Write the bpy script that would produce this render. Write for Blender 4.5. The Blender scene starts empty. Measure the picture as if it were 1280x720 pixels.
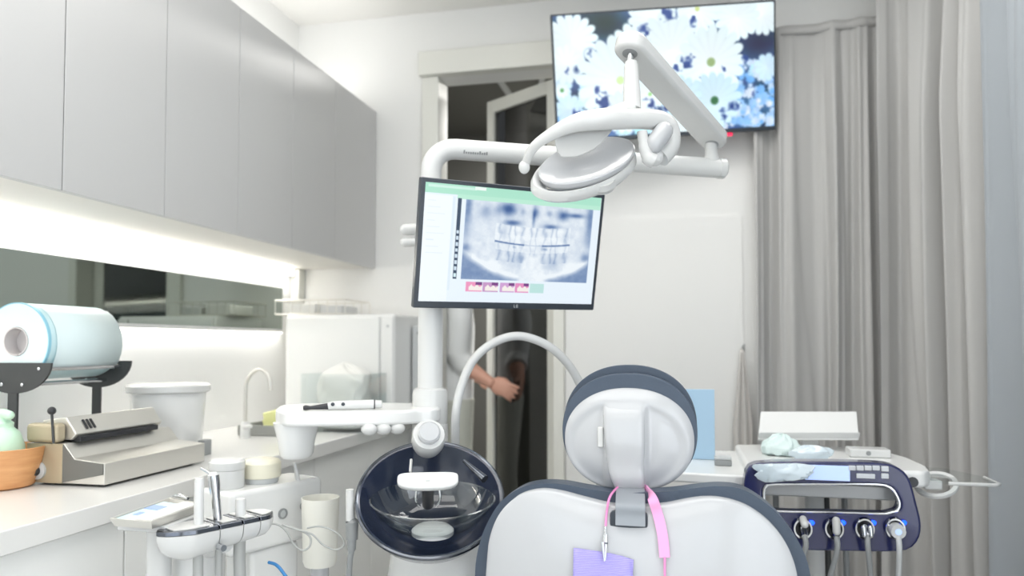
import bpy, math, random
import numpy as np
from math import sin, cos, pi, radians, tan, sqrt, atan2
from mathutils import Vector, Matrix
from mathutils.bvhtree import BVHTree

random.seed(7)
SC = bpy.context.scene
COL = SC.collection

# ------------------------------------------------------------------ camera
F = 925.0
YAW, PITCH = radians(12.7), radians(2.0)
SHPX = 71 - F * tan(PITCH)
CAM = Vector((0, 0, 1.12))
cd = bpy.data.cameras.new('camera')
cam = bpy.data.objects.new('camera', cd)
COL.objects.link(cam)
cam.location = CAM
cam.rotation_euler = (radians(90) + PITCH, 0, YAW)
cd.sensor_width = 36.0
cd.lens = F / 1280 * 36
cd.shift_y = SHPX / 1280
cd.clip_start = 0.02
cd.dof.use_dof = True
cd.dof.focus_distance = 1.48
cd.dof.aperture_fstop = 2.6
SC.camera = cam
FW = Vector((-sin(YAW) * cos(PITCH), cos(YAW) * cos(PITCH), sin(PITCH)))
RT = Vector((cos(YAW), sin(YAW), 0))
UP = RT.cross(FW)

def ray(px, py): return FW + RT * ((px - 640) / F) + UP * ((360 + SHPX - py) / F)
def at(px, py, d): return CAM + ray(px, py) * d
def aY(px, py, Y):
    r = ray(px, py); return CAM + r * (Y / r.y)
def aX(px, py, X):
    r = ray(px, py); return CAM + r * (X / r.x)
def aZ(px, py, Z):
    r = ray(px, py); return CAM + r * ((Z - CAM.z) / r.z)

# ------------------------------------------------------------------ view, world, lights
SC.view_settings.view_transform = 'Standard'
SC.view_settings.look = 'None'
SC.view_settings.gamma = 1.0
SC.view_settings.use_curve_mapping = False
SC.view_settings.exposure = 0.0
SC.cycles.max_bounces = 10
SC.cycles.transparent_max_bounces = 12
SC.cycles.caustics_reflective = False
SC.cycles.caustics_refractive = False
w = bpy.data.worlds.new('world'); SC.world = w; w.use_nodes = True
w.node_tree.nodes['Background'].inputs[0].default_value = (0.9, 0.95, 1, 1)
w.node_tree.nodes['Background'].inputs[1].default_value = 0.3

def area(name, loc, sx, sy, power, color=(1, 1, 1), rot=(0, 0, 0)):
    l = bpy.data.lights.new(name, 'AREA'); l.shape = 'RECTANGLE'; l.size = sx; l.size_y = sy
    l.energy = power; l.color = color
    o = bpy.data.objects.new(name, l); COL.objects.link(o); o.location = loc; o.rotation_euler = rot
    return o
PANELS = [(-0.45, .9), (.1, 2.2), (-0.4, -0.8)]
PSIZE = [(2.0, 1.3), (1.3, .6), (2.0, 1.2)]
for (x, y), (sx, sy), p in zip(PANELS, PSIZE, (11.5, 9, 3.5)):
    area('ceiling_panel_light', (x, y, 2.625), sx, sy, p, (1, .992, .975))
area('added_window_fill', (-.35, -1.66, 1.45), 2.3, 1.7, 5.5, (.93, .97, 1), (radians(90), 0, 0))  # unseen soft fill added at the front wall
area('added_window_fill', (1.02, -.35, 1.2), 1.8, 2.0, 16, (.95, .98, 1), (0, radians(90), 0))  # unseen fill added at the right wall to brighten the left side
area('added_uplight', (-1.56, 1.6, 2.235), .08, 3.0, 5, (1, 1, 1), (radians(180), 0, 0))  # unseen uplight added to brighten the ceiling and upper left wall
area('corridor_fill', (-.1, 4.75, 2.62), .8, .4, 110, (1, .98, .94))  # unseen lamp added to lift the darkness behind the door
area('under_cabinet_light', (-1.735, 1.75, 1.438), .03, 2.7, 4.2, (1, .985, .95), (0, radians(20), 0))
area('kickback_light', (-1.735, 1.75, 1.458), .02, 2.7, 1.6, (1, .985, .95), (0, radians(140), 0))
area('backsplash_light', (-1.74, 1.9, 1.172), .02, 2.3, 1.2, (1, .985, .95), (0, radians(-12), 0))

# ------------------------------------------------------------------ materials
def lin(c):
    c = c / 255.0
    return c / 12.92 if c <= .04045 else ((c + .055) / 1.055) ** 2.4
def L(*c): return tuple(lin(x) for x in c) + (1,)
M = {}
def mat(name, color, rough=.5, metal=0., emit=0., trans=0., coat=0., ior=None, alpha=None, bump=None, sheen=0.):
    m = bpy.data.materials.new(name); m.use_nodes = True
    b = m.node_tree.nodes['Principled BSDF']; I = b.inputs
    I['Base Color'].default_value = L(*color)
    I['Roughness'].default_value = rough; I['Metallic'].default_value = metal
    I['Transmission Weight'].default_value = trans
    I['Coat Weight'].default_value = coat; I['Coat Roughness'].default_value = .06
    I['Sheen Weight'].default_value = sheen
    if ior: I['IOR'].default_value = ior
    if alpha is not None: I['Alpha'].default_value = alpha
    if emit:
        I['Emission Color'].default_value = L(*color); I['Emission Strength'].default_value = emit
    if bump:
        nt = m.node_tree; sc_, st = bump[0], bump[1]
        tc = nt.nodes.new('ShaderNodeTexCoord'); mp = nt.nodes.new('ShaderNodeMapping')
        mp.inputs['Scale'].default_value = sc_ if isinstance(sc_, tuple) else (sc_,) * 3
        n = nt.nodes.new('ShaderNodeTexNoise'); n.inputs['Scale'].default_value = 1; n.inputs['Detail'].default_value = 4
        bp = nt.nodes.new('ShaderNodeBump'); bp.inputs['Strength'].default_value = st; bp.inputs['Distance'].default_value = .004
        nt.links.new(tc.outputs['Object'], mp.inputs[0]); nt.links.new(mp.outputs[0], n.inputs[0])
        nt.links.new(n.outputs[0], bp.inputs['Height']); nt.links.new(bp.outputs[0], I['Normal'])
    M[name] = m
    return m
mat('wall_paint', (241, 241, 239), .7, bump=(60, .06))
mat('ceiling_paint', (240, 239, 235), .8)
mat('floor_vinyl', (222, 221, 218), .35, bump=(8, .05))
mat('trim_white', (232, 232, 225), .45)
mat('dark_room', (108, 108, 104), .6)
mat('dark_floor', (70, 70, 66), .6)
mat('cabinet_grey', (208, 208, 208), .5, .35, bump=((90, 90, 3), .02))
mat('cabinet_body', (232, 230, 225), .5)
mat('white_laminate', (242, 243, 241), .3)
mat('quartz', (230, 230, 228), .22, bump=(150, .02))
mat('white_plastic', (218, 219, 218), .22, coat=.25)
mat('unit_white', (240, 241, 240), .25, coat=.2)
mat('white_shell', (194, 196, 199), .2, coat=.4)
mat('shell_grey', (200, 201, 200), .3)
mat('white_metal', (222, 223, 222), .28)
mat('matte_white', (236, 236, 232), .6)
mat('light_grey', (200, 203, 204), .4)
mat('mid_grey', (150, 153, 154), .4)
mat('grey_tube', (176, 178, 176), .5)
mat('navy_leather', (70, 82, 98), .36, bump=(220, .12))
mat('navy_plastic', (38, 43, 88), .18, coat=.5)
mat('navy_dish', (44, 52, 72), .12, coat=.5)
mat('black_plastic', (46, 48, 52), .35)
mat('black_metal', (62, 64, 65), .4)
mat('bezel', (56, 63, 72), .3)
mat('steel', (224, 222, 216), .42, .8, bump=((3, 200, 200), .02))
mat('chrome', (205, 207, 210), .1, 1.)
mat('dark_chrome', (110, 114, 122), .12, 1.)
mat('dark_plate', (112, 112, 108), .4)
mat('beige_metal', (190, 178, 152), .4, .3)
mat('strap_grey', (150, 156, 163), .35)
mat('cream', (240, 236, 216), .4)
mat('wood', (226, 166, 108), .45)
mat('mint', (205, 238, 214), .35)
mat('pouch_film', (206, 234, 239), .35)
mat('pouch_paper', (222, 238, 240), .5)
mat('pouch_blue', (150, 208, 228), .3)
mat('cardboard', (208, 204, 204), .7)
mat('curtain_fabric', (193, 192, 190), .85, bump=((500, 500, 300), .25), sheen=.2)
mat('curtain_cool', (166, 172, 178), .85, bump=((500, 500, 300), .25), sheen=.2)
mat('cloth_grey', (212, 209, 205), .9)
mat('pink', (248, 172, 218), .5)
mat('pink_cord', (244, 150, 205), .4)
mat('blue_board', (176, 208, 232), .5)
mat('led_blue', (16, 70, 255), .3, emit=4)
mat('led_white', (255, 250, 240), .3, emit=5)
mat('lamp_diffuser', (255, 252, 246), .3, emit=1.0)
mat('fill_pane_glow', (236, 244, 255), .3, emit=.2)  # weak glow for the panes added around the fill lights
mat('red_led', (255, 50, 90), .3, emit=1.2)
mat('display_blue', (176, 198, 238), .2, emit=.55)
mat('button_grey', (214, 218, 224), .35)
mat('gauze', (224, 240, 238), .6)
mat('skin', (226, 172, 150), .5)
mat('hair', (40, 34, 32), .6)
mat('coat_white', (236, 238, 238), .85, bump=(90, .2))
mat('trousers', (208, 210, 200), .85, bump=(90, .2))
mat('shoe', (60, 60, 62), .6)
mat('blue_cable', (60, 130, 190), .4)
mat('yellow_green', (236, 238, 170), .5)
mat('grey_tray', (150, 152, 148), .5)
mat('print_blue', (150, 178, 238), .4)
mat('pouch_clear', (216, 230, 238), .15, coat=.5)
mat('eye_white', (235, 235, 232), .3)
mat('lip', (190, 120, 110), .5)

def glass(name, tint, gloss=.12, rough=.02):
    m = bpy.data.materials.new(name); m.use_nodes = True; nt = m.node_tree; nt.nodes.clear()
    o = nt.nodes.new('ShaderNodeOutputMaterial'); t = nt.nodes.new('ShaderNodeBsdfTransparent')
    t.inputs[0].default_value = L(*tint)
    g = nt.nodes.new('ShaderNodeBsdfGlossy'); g.inputs['Roughness'].default_value = rough
    fr = nt.nodes.new('ShaderNodeFresnel'); fr.inputs[0].default_value = 1.5
    ad = nt.nodes.new('ShaderNodeMath'); ad.operation = 'ADD'; ad.inputs[1].default_value = gloss; ad.use_clamp = True
    mx = nt.nodes.new('ShaderNodeMixShader')
    ge = nt.nodes.new('ShaderNodeNewGeometry'); sb = nt.nodes.new('ShaderNodeMath'); sb.operation = 'SUBTRACT'; sb.use_clamp = True
    nt.links.new(fr.outputs[0], ad.inputs[0]); nt.links.new(ad.outputs[0], sb.inputs[0]); nt.links.new(ge.outputs['Backfacing'], sb.inputs[1])
    nt.links.new(sb.outputs[0], mx.inputs[0])
    nt.links.new(t.outputs[0], mx.inputs[1]); nt.links.new(g.outputs[0], mx.inputs[2]); nt.links.new(mx.outputs[0], o.inputs[0])
    M[name] = m
glass('clear_glass', (240, 243, 243), .07)
glass('clear_plastic', (250, 252, 252), .04, .08)
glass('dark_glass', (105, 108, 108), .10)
m = mat('mirror_glass', (150, 158, 152), .03, 1.)
# lilac bib: ribbed paper
m = mat('bib_paper', (176, 168, 244), .75)
nt = m.node_tree
tc = nt.nodes.new('ShaderNodeTexCoord'); wv = nt.nodes.new('ShaderNodeTexWave'); wv.bands_direction = 'Z'
wv.inputs['Scale'].default_value = 110; wv.inputs['Distortion'].default_value = .6
bp = nt.nodes.new('ShaderNodeBump'); bp.inputs['Strength'].default_value = .5; bp.inputs['Distance'].default_value = .002
nt.links.new(tc.outputs['Object'], wv.inputs[0]); nt.links.new(wv.outputs[0], bp.inputs['Height'])
nt.links.new(bp.outputs[0], nt.nodes['Principled BSDF'].inputs['Normal'])
cr = nt.nodes.new('ShaderNodeValToRGB'); cr.color_ramp.elements[0].color = L(164, 154, 236); cr.color_ramp.elements[1].color = L(196, 188, 250)
nt.links.new(wv.outputs[0], cr.inputs[0]); nt.links.new(cr.outputs[0], nt.nodes['Principled BSDF'].inputs['Base Color'])
# wood grain
nt = M['wood'].node_tree
tc = nt.nodes.new('ShaderNodeTexCoord'); wv = nt.nodes.new('ShaderNodeTexNoise'); mp = nt.nodes.new('ShaderNodeMapping')
mp.inputs['Scale'].default_value = (14, 14, 90); wv.inputs['Scale'].default_value = 1.2; wv.inputs['Detail'].default_value = 5
cr = nt.nodes.new('ShaderNodeValToRGB'); cr.color_ramp.elements[0].color = L(200, 134, 82); cr.color_ramp.elements[1].color = L(238, 186, 132)
nt.links.new(tc.outputs['Object'], mp.inputs[0]); nt.links.new(mp.outputs[0], wv.inputs[0]); nt.links.new(wv.outputs[0], cr.inputs[0])
nt.links.new(cr.outputs[0], nt.nodes['Principled BSDF'].inputs['Base Color'])
# screens: a picture held in the mesh's colour attribute, given off by the screen
def screen_mat(name, strength):
    m = bpy.data.materials.new(name); m.use_nodes = True; nt = m.node_tree
    b = nt.nodes['Principled BSDF']; a = nt.nodes.new('ShaderNodeAttribute'); a.attribute_name = 'picture'
    b.inputs['Base Color'].default_value = (.01, .01, .012, 1); b.inputs['Roughness'].default_value = .25
    nt.links.new(a.outputs['Color'], b.inputs['Emission Color']); b.inputs['Emission Strength'].default_value = strength
    M[name] = m
screen_mat('tv_screen', 1.08)
screen_mat('monitor_screen', 1.0)

# ------------------------------------------------------------------ mesh helpers
WL = {}   # world location of every empty / part
class MB:
    def __init__(s): s.v = []; s.f = []
    def add(s, vs, fs):
        b = len(s.v); s.v += [Vector(v) for v in vs]; s.f += [tuple(i + b for i in f) for f in fs]; return s
    def box(s, c, size, rot=None):
        c = Vector(c); h = [x / 2 for x in size]
        vs = [Vector((x * h[0], y * h[1], z * h[2])) for x in (-1, 1) for y in (-1, 1) for z in (-1, 1)]
        if rot is not None: vs = [rot @ v for v in vs]
        return s.add([c + v for v in vs], [(0, 1, 3, 2), (4, 6, 7, 5), (0, 4, 5, 1), (2, 3, 7, 6), (0, 2, 6, 4), (1, 5, 7, 3)])
    def span(s, a, b):
        a, b = Vector(a), Vector(b); return s.box((a + b) / 2, [abs(x) for x in (b - a)])
    def tube(s, pts, r, n=14, caps=True, flat=None, up=None):
        pts = [Vector(p) for p in pts]; k = len(pts)
        rs = r if isinstance(r, (list, tuple)) else [r] * k
        T = [(pts[min(i + 1, k - 1)] - pts[max(i - 1, 0)]).normalized() for i in range(k)]
        N = Vector(up) if up else (Vector((0, 0, 1)) if abs(T[0].z) < .9 else Vector((1, 0, 0)))
        vs = []
        for i in range(k):
            N = (N - T[i] * N.dot(T[i])).normalized(); B = T[i].cross(N)
            for j in range(n):
                a = 2 * pi * j / n
                e = flat if flat else 1
                vs.append(pts[i] + N * (cos(a) * rs[i]) + B * (sin(a) * rs[i] * e))
        fs = [(i * n + j, i * n + (j + 1) % n, (i + 1) * n + (j + 1) % n, (i + 1) * n + j) for i in range(k - 1) for j in range(n)]
        if caps: fs += [tuple(range(n))[::-1], tuple((k - 1) * n + j for j in range(n))]
        return s.add(vs, fs)
    def capsule(s, a, b, r, n=14):
        a, b = Vector(a), Vector(b); d = (b - a).normalized(); P, R = [], []
        for i in range(5):
            t = i / 4 * pi / 2; P.append(a - d * (r * cos(t))); R.append(max(r * sin(t), r * .02))
        for i in range(5):
            t = i / 4 * pi / 2; P.append(b + d * (r * sin(t))); R.append(max(r * cos(t), r * .02))
        return s.tube(P, R, n)
    def lathe(s, prof, o, axis=(0, 0, 1), n=36, xref=None, sx=1., sy=1.):
        o = Vector(o); A = Vector(axis).normalized()
        X = Vector(xref) if xref else (Vector((1, 0, 0)) if abs(A.x) < .9 else Vector((0, 1, 0)))
        X = (X - A * X.dot(A)).normalized(); Y = A.cross(X); vs = []
        for r, z in prof:
            for j in range(n):
                a = 2 * pi * j / n; vs.append(o + X * (cos(a) * r * sx) + Y * (sin(a) * r * sy) + A * z)
        k = len(prof)
        fs = [(i * n + j, i * n + (j + 1) % n, (i + 1) * n + (j + 1) % n, (i + 1) * n + j) for i in range(k - 1) for j in range(n)]
        if prof[0][0] > 1e-4: pass
        return s.add(vs, fs)
    def closed(s, prof, o, axis=(0, 0, 1), n=36, **k):
        p = [(max(r, 1e-4), z) for r, z in prof]
        return s.lathe([(1e-4, p[0][1])] + p + [(1e-4, p[-1][1])], o, axis, n, **k)
    def prism(s, poly, vec):
        poly = [Vector(p) for p in poly]; vec = Vector(vec); k = len(poly)
        return s.add(poly + [p + vec for p in poly], [tuple(range(k))[::-1], tuple(range(k, 2 * k))] + [(i, (i + 1) % k, (i + 1) % k + k, i + k) for i in range(k)])
    def ball(s, c, r, n=18, rot=None):
        c = Vector(c); r = (r,) * 3 if not isinstance(r, (tuple, list)) else r; vs, m = [], n // 2
        for i in range(m + 1):
            t = pi * i / m
            for j in range(n):
                a = 2 * pi * j / n; v = Vector((max(sin(t), 1e-3) * cos(a) * r[0], max(sin(t), 1e-3) * sin(a) * r[1], cos(t) * r[2]))
                vs.append(c + (rot @ v if rot is not None else v))
        return s.add(vs, [(i * n + j, (i + 1) * n + j, (i + 1) * n + (j + 1) % n, i * n + (j + 1) % n) for i in range(m) for j in range(n)])
    def ring(s, outer, inner, vec):
        k = len(outer); vec = Vector(vec); o = [Vector(p) for p in outer]; i_ = [Vector(p) for p in inner]
        vs = o + i_ + [p + vec for p in o] + [p + vec for p in i_]; fs = []
        for a in range(k):
            b = (a + 1) % k
            fs += [(a, b, k + b, k + a), (2 * k + a, 3 * k + a, 3 * k + b, 2 * k + b), (a, 2 * k + a, 2 * k + b, b), (k + a, k + b, 3 * k + b, 3 * k + a)]
        return s.add(vs, fs)
    def dome(s, outline, centre, nrm, hfun, thick, rings=14):
        """plate with outline (world points), bulged along nrm by hfun(scale, point); side wall thick deep behind"""
        c = Vector(centre); nrm = Vector(nrm).normalized(); o = [Vector(p) for p in outline]; n = len(o)
        vs = [p - nrm * thick for p in o]; rows = 1
        for k in range(rings + 1):
            t = 1 - (k / rings) ** 1.6 if k else 1.0
            t = cos(k / rings * pi / 2) if k < rings else 0.001
            for p in o:
                q = c + (p - c) * t; vs.append(q + nrm * hfun(t, q))
            rows += 1
        fs = [(i * n + j, i * n + (j + 1) % n, (i + 1) * n + (j + 1) % n, (i + 1) * n + j) for i in range(rows - 1) for j in range(n)]
        fs.append(tuple(range(n))[::-1]); fs.append(tuple((rows - 1) * n + j for j in range(n)))
        return s.add(vs, fs)
    def bvh(s): return BVHTree.FromPolygons(s.v, [list(f) for f in s.f])
    def build(s, name, m, parent=None, bev=0, seg=3, sub=0, ang=38, solid=0, flat=False, remesh=0, smooth=0):
        lo = [min(v[i] for v in s.v) for i in range(3)]; hi = [max(v[i] for v in s.v) for i in range(3)]
        c = Vector([(a + b) / 2 for a, b in zip(lo, hi)])
        if parent is None: c.z = lo[2]
        me = bpy.data.meshes.new(name); me.from_pydata([v - c for v in s.v], [], s.f); me.update()
        import bmesh
        bm = bmesh.new(); bm.from_mesh(me); bmesh.ops.recalc_face_normals(bm, faces=bm.faces); bm.to_mesh(me); bm.free()
        o = bpy.data.objects.new(name, me); COL.objects.link(o)
        me.materials.append(M[m] if isinstance(m, str) else m)
        if not flat:
            me.polygons.foreach_set('use_smooth', [True] * len(me.polygons))
            me.set_sharp_from_angle(angle=radians(ang))
        if remesh:
            r = o.modifiers.new('skin', 'REMESH'); r.mode = 'VOXEL'; r.voxel_size = remesh; r.use_smooth_shade = True
            if smooth:
                q = o.modifiers.new('soft', 'SMOOTH'); q.iterations = smooth; q.factor = .5
        if solid:
            b = o.modifiers.new('thickness', 'SOLIDIFY'); b.thickness = solid; b.offset = 0
        if bev:
            b = o.modifiers.new('edges', 'BEVEL'); b.width = bev; b.segments = seg; b.limit_method = 'ANGLE'; b.angle_limit = radians(40); b.harden_normals = True
        if sub:
            b = o.modifiers.new('round', 'SUBSURF'); b.levels = sub; b.render_levels = sub
        WL[o] = c
        o.location = c
        if parent is not None:
            o.parent = parent; o.location = c - WL[parent]
        return o
def thing(name, label, cat, loc, group=None):
    o = bpy.data.objects.new(name, None); COL.objects.link(o); o.empty_display_size = .05
    o.location = loc; WL[o] = Vector(loc); return tag(o, label, cat, group)
def tag(o, label, cat, group=None):
    o['label'] = label; o['category'] = cat
    if group: o['group'] = group
    return o
def struct(o): o['kind'] = 'structure'; return o
def smooth(pts, k=8):
    P = [Vector(p) for p in pts]; out = []
    for i in range(len(P) - 1):
        a, b, c, d = P[max(i - 1, 0)], P[i], P[i + 1], P[min(i + 2, len(P) - 1)]
        for j in range(k):
            t = j / k
            out.append(.5 * ((2 * b) + (c - a) * t + (2 * a - 5 * b + 4 * c - d) * t * t + (3 * b - a - 3 * c + d) * t ** 3))
    out.append(P[-1]); return out
def closed_smooth(pts, k=6):
    P = [Vector(p) for p in pts]; n = len(P); out = []
    for i in range(n):
        a, b, c, d = P[i - 1], P[i], P[(i + 1) % n], P[(i + 2) % n]
        for j in range(k):
            t = j / k
            out.append(.5 * ((2 * b) + (c - a) * t + (2 * a - 5 * b + 4 * c - d) * t * t + (3 * b - a - 3 * c + d) * t ** 3))
    return out
def superell(cx, cz, rx, rz, e=2.0, n=96, y=0):
    out = []
    for i in range(n):
        a = 2 * pi * i / n; c_, s_ = cos(a), sin(a)
        out.append(Vector((cx + rx * math.copysign(abs(c_) ** (2 / e), c_), y, cz + rz * math.copysign(abs(s_) ** (2 / e), s_))))
    return out
def frame(x, y, z):
    m = Matrix((x, y, z)).transposed(); return m
def copy_tree(o, off, label=None, parent=None, group=None):
    c = o.copy(); COL.objects.link(c)
    if parent is None:
        c.location = Vector(o.location) + Vector(off)
        if label: c['label'] = label
        if group: c['group'] = group
    else: c.parent = parent
    for ch in o.children: copy_tree(ch, off, parent=c)
    return c
def picture_grid(name, parent, m, o, ax, ay, img):
    """screen face: o = top left corner, ax to the right, ay down; img = rows x cols x 3 in sRGB 0..1"""
    H, W = img.shape[:2]; c = o + ax / 2 + ay / 2
    vs = [o + ax * (i / (W - 1)) + ay * (j / (H - 1)) - c for j in range(H) for i in range(W)]
    fs = [(j * W + i, (j + 1) * W + i, (j + 1) * W + i + 1, j * W + i + 1) for j in range(H - 1) for i in range(W - 1)]
    me = bpy.data.meshes.new(name); me.from_pydata(vs, [], fs); me.update()
    a = me.color_attributes.new('picture', 'FLOAT_COLOR', 'POINT')
    x = np.clip(img, 0, 1); x = np.where(x <= .04045, x / 12.92, ((x + .055) / 1.055) ** 2.4)
    d = np.ones((H * W, 4), np.float32); d[:, :3] = x.reshape(-1, 3); a.data.foreach_set('color', d.ravel())
    ob = bpy.data.objects.new(name, me); COL.objects.link(ob); me.materials.append(M[m])
    ob.parent = parent; ob.location = c - WL[parent]; WL[ob] = c
    return ob

# ------------------------------------------------------------------ the room
XL, XR, YB, YF, ZC = -1.771, 1.06, 3.2, -1.7, 2.652
struct(MB().span((XL - .1, YF - .1, -.1), (XR + .1, YB + .12, 0)).build('floor', 'floor_vinyl'))
struct(MB().span((XL - .1, YF - .1, ZC), (XR + .1, YB + .12, ZC + .1)).build('ceiling', 'ceiling_paint'))
struct(MB().span((XL - .1, YF - .1, 0), (XL, YB + .12, ZC)).build('wall_left', 'wall_paint'))
struct(MB().span((XR, YF - .1, 0), (XR + .1, YB + .12, ZC)).build('wall_right', 'wall_paint'))
struct(MB().span((XL, YF - .1, 0), (XR, YF, ZC)).build('wall_front', 'wall_paint'))
DX0, DX1, DZ = -1.065, -.53, 2.345
b = MB().span((XL, YB, 0), (DX0, YB + .12, ZC)).span((DX1, YB, 0), (XR, YB + .12, ZC)).span((DX0, YB, DZ), (DX1, YB + .12, ZC))
struct(b.build('wall_back', 'wall_paint'))
# door casing: two jambs, a projecting head, and the open glass leaf
fr = thing('door_1', 'white framed glass door standing open into the dark corridor', 'door', (-.8, 3.2, 0)); struct(fr)
MB().span((DX0 - .075, YB - .022, 0), (DX0 + .004, YB + .12, DZ)).build('jamb', 'trim_white', fr, bev=.004)
MB().span((DX1 - .004, YB - .022, 0), (DX1 + .045, YB + .12, DZ)).build('jamb', 'trim_white', fr, bev=.004)
MB().span((DX0 - .085, YB - .05, DZ), (DX1 + .06, YB + .12, DZ + .11)).build('head_casing', 'trim_white', fr, bev=.006)
P0, P1 = Vector((-.535, 3.30, 0)), Vector((-.915, 3.555, 0))
u = (P1 - P0).normalized(); nrm = Vector((-u.y, u.x, 0)); LW = (P1 - P0).length
R = frame(u, nrm, Vector((0, 0, 1)))
def leaf(x0, x1, z0, z1, t=.04):
    return MB().box(P0 + u * ((x0 + x1) / 2) + Vector((0, 0, (z0 + z1) / 2)), (x1 - x0, t, z1 - z0), R)
leaf(LW - .045, LW, .02, 2.33).build('stile', 'trim_white', fr, bev=.003)
leaf(0, .045, .02, 2.33).build('stile', 'trim_white', fr, bev=.003)
leaf(.045, LW - .045, 2.27, 2.33).build('rail', 'trim_white', fr, bev=.003)
leaf(.045, LW - .045, .02, .16).build('rail', 'trim_white', fr, bev=.003)
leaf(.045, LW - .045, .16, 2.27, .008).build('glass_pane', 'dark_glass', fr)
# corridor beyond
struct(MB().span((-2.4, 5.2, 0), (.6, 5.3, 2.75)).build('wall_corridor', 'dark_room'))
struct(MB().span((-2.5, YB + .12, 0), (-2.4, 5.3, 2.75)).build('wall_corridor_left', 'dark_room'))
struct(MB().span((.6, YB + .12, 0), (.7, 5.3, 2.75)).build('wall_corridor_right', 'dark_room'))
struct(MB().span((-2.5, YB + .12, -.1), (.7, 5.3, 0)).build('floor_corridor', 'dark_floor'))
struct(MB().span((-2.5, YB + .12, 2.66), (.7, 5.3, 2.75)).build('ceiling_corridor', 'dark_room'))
cr_ = MB().box((-1.0, 4.1, 2.65), (.03, 1.4, .02)); struct(cr_.build('glint_strip_1', 'light_grey'))  # pale strips standing in for lamp reflections on the door glass
cr_ = MB().box((-.72, 4.0, 2.65), (.03, 1.3, .02), Matrix.Rotation(.25, 3, 'Z')); struct(cr_.build('glint_strip_2', 'light_grey'))
struct(MB().span((DX1 + .05, YB - .012, 0), (.2, YB, .09)).build('baseboard_back', 'trim_white', bev=.003))
for nm, c_, sz, ax in (('fill_window_1', (-.35, YF + .005, 1.45), (2.4, 1.8), 0), ('fill_window_2', (XR - .005, -.35, 1.2), (2.1, 1.9), 1)):  # unseen windows, added to give the wall fill lights a frame
    def wq(a, b): return Vector((c_[0] + a, c_[1], c_[2] + b)) if ax == 0 else Vector((c_[0], c_[1] + a, c_[2] + b))
    hx_, hz_ = sz[0] / 2, sz[1] / 2; iv = Vector((0, .025, 0)) if ax == 0 else Vector((-.025, 0, 0))
    o_ = struct(MB().ring([wq(-hx_, -hz_), wq(hx_, -hz_), wq(hx_, hz_), wq(-hx_, hz_)], [wq(-hx_ + .05, -hz_ + .05), wq(hx_ - .05, -hz_ + .05), wq(hx_ - .05, hz_ - .05), wq(-hx_ + .05, hz_ - .05)], iv).build(nm, 'trim_white', bev=.003))
    MB().prism([wq(-hx_ + .05, -hz_ + .05), wq(hx_ - .05, -hz_ + .05), wq(hx_ - .05, hz_ - .05), wq(-hx_ + .05, hz_ - .05)], iv * .3).build('pane', 'fill_pane_glow', o_)
# white facing panel of the back wall, right of the door
struct(MB().span((DX1 + .05, YB - .008, .09), (.26, YB, 1.66)).build('trim_3', 'wall_paint'))

# ceiling light panels
where = ['long ceiling light panel above the dental chair headrest', 'ceiling light panel over the front part of the room', 'small ceiling light panel near the grey curtains']
for (x, y), (sx, sy), lab in zip(PANELS, PSIZE, where):
    t = thing('ceiling_light', 'white framed ' + lab, 'ceiling light', (x, y, 2.63), 'ceiling light panels')
    MB().ring([(x - sx / 2 - .02, y - sy / 2 - .02, 2.63), (x + sx / 2 + .02, y - sy / 2 - .02, 2.63), (x + sx / 2 + .02, y + sy / 2 + .02, 2.63), (x - sx / 2 - .02, y + sy / 2 + .02, 2.63)],
              [(x - sx / 2, y - sy / 2, 2.63), (x + sx / 2, y - sy / 2, 2.63), (x + sx / 2, y + sy / 2, 2.63), (x - sx / 2, y + sy / 2, 2.63)], (0, 0, .022)).build('frame', 'white_metal', t, bev=.003)
    MB().span((x - sx / 2, y - sy / 2, 2.636), (x + sx / 2, y + sy / 2, 2.65)).build('diffuser', 'lamp_diffuser', t)

# ------------------------------------------------------------------ wall cabinets, mirror, strips
seams = [.38, .72, 1.066, 1.411, 1.755, 2.1, 2.44, 2.78, 3.197]
cl = ['grey wall cabinet nearest the camera side of the row', 'grey wall cabinet one short of the paper roll end', 'grey wall cabinet above the wooden bowl', 'grey wall cabinet above the blue pouch roll',
      'grey wall cabinet above the white lidded tub', 'grey wall cabinet above the arched tap', 'grey wall cabinet second from the back wall', 'grey wall cabinet ending the row at the back wall']
CZ0, CZ1, CX = 1.475, 2.207, -1.37
for i in range(2, 8):
    y0, y1 = seams[i], seams[i + 1]
    t = thing('wall_cabinet', cl[i], 'cabinet', (XL, (y0 + y1) / 2, CZ0), 'grey handleless wall cabinets in a row')
    MB().span((XL + .002, y0, CZ0), (CX - .02, y1, CZ1)).build('body', 'cabinet_body', t)
    MB().span((CX - .02, y0 + .0015, CZ0 - .003), (CX, y1 - .0015, CZ1)).build('door', 'cabinet_grey', t, bev=.0012, seg=2)
t = thing('led_strip_light', 'thin lit strip under the grey wall cabinets', 'light', (-1.7, 1.75, CZ0 - .02), 'linear lights over the counter')
MB().span((-1.769, .4, CZ0 - .035), (-1.748, 3.13, CZ0 - .002)).build('housing', 'white_metal', t)
MB().span((-1.7478, .41, CZ0 - .034), (-1.742, 3.12, CZ0 - .006)).build('diffuser', 'led_white', t)
t = thing('led_strip_light', 'thin lit strip along the lower edge of the wall mirror', 'light', (XL, 1.75, 1.175), 'linear lights over the counter')
MB().span((XL + .001, .6, 1.176), (XL + .016, 3.05, 1.19)).build('housing', 'white_metal', t)
MB().span((XL + .003, .6, 1.171), (XL + .013, 3.05, 1.177)).build('diffuser', 'led_white', t)
t = thing('led_strip_light', 'added indirect light lying on top of the grey wall cabinets', 'light', (-1.56, 1.6, CZ1), 'linear lights over the counter')
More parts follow.
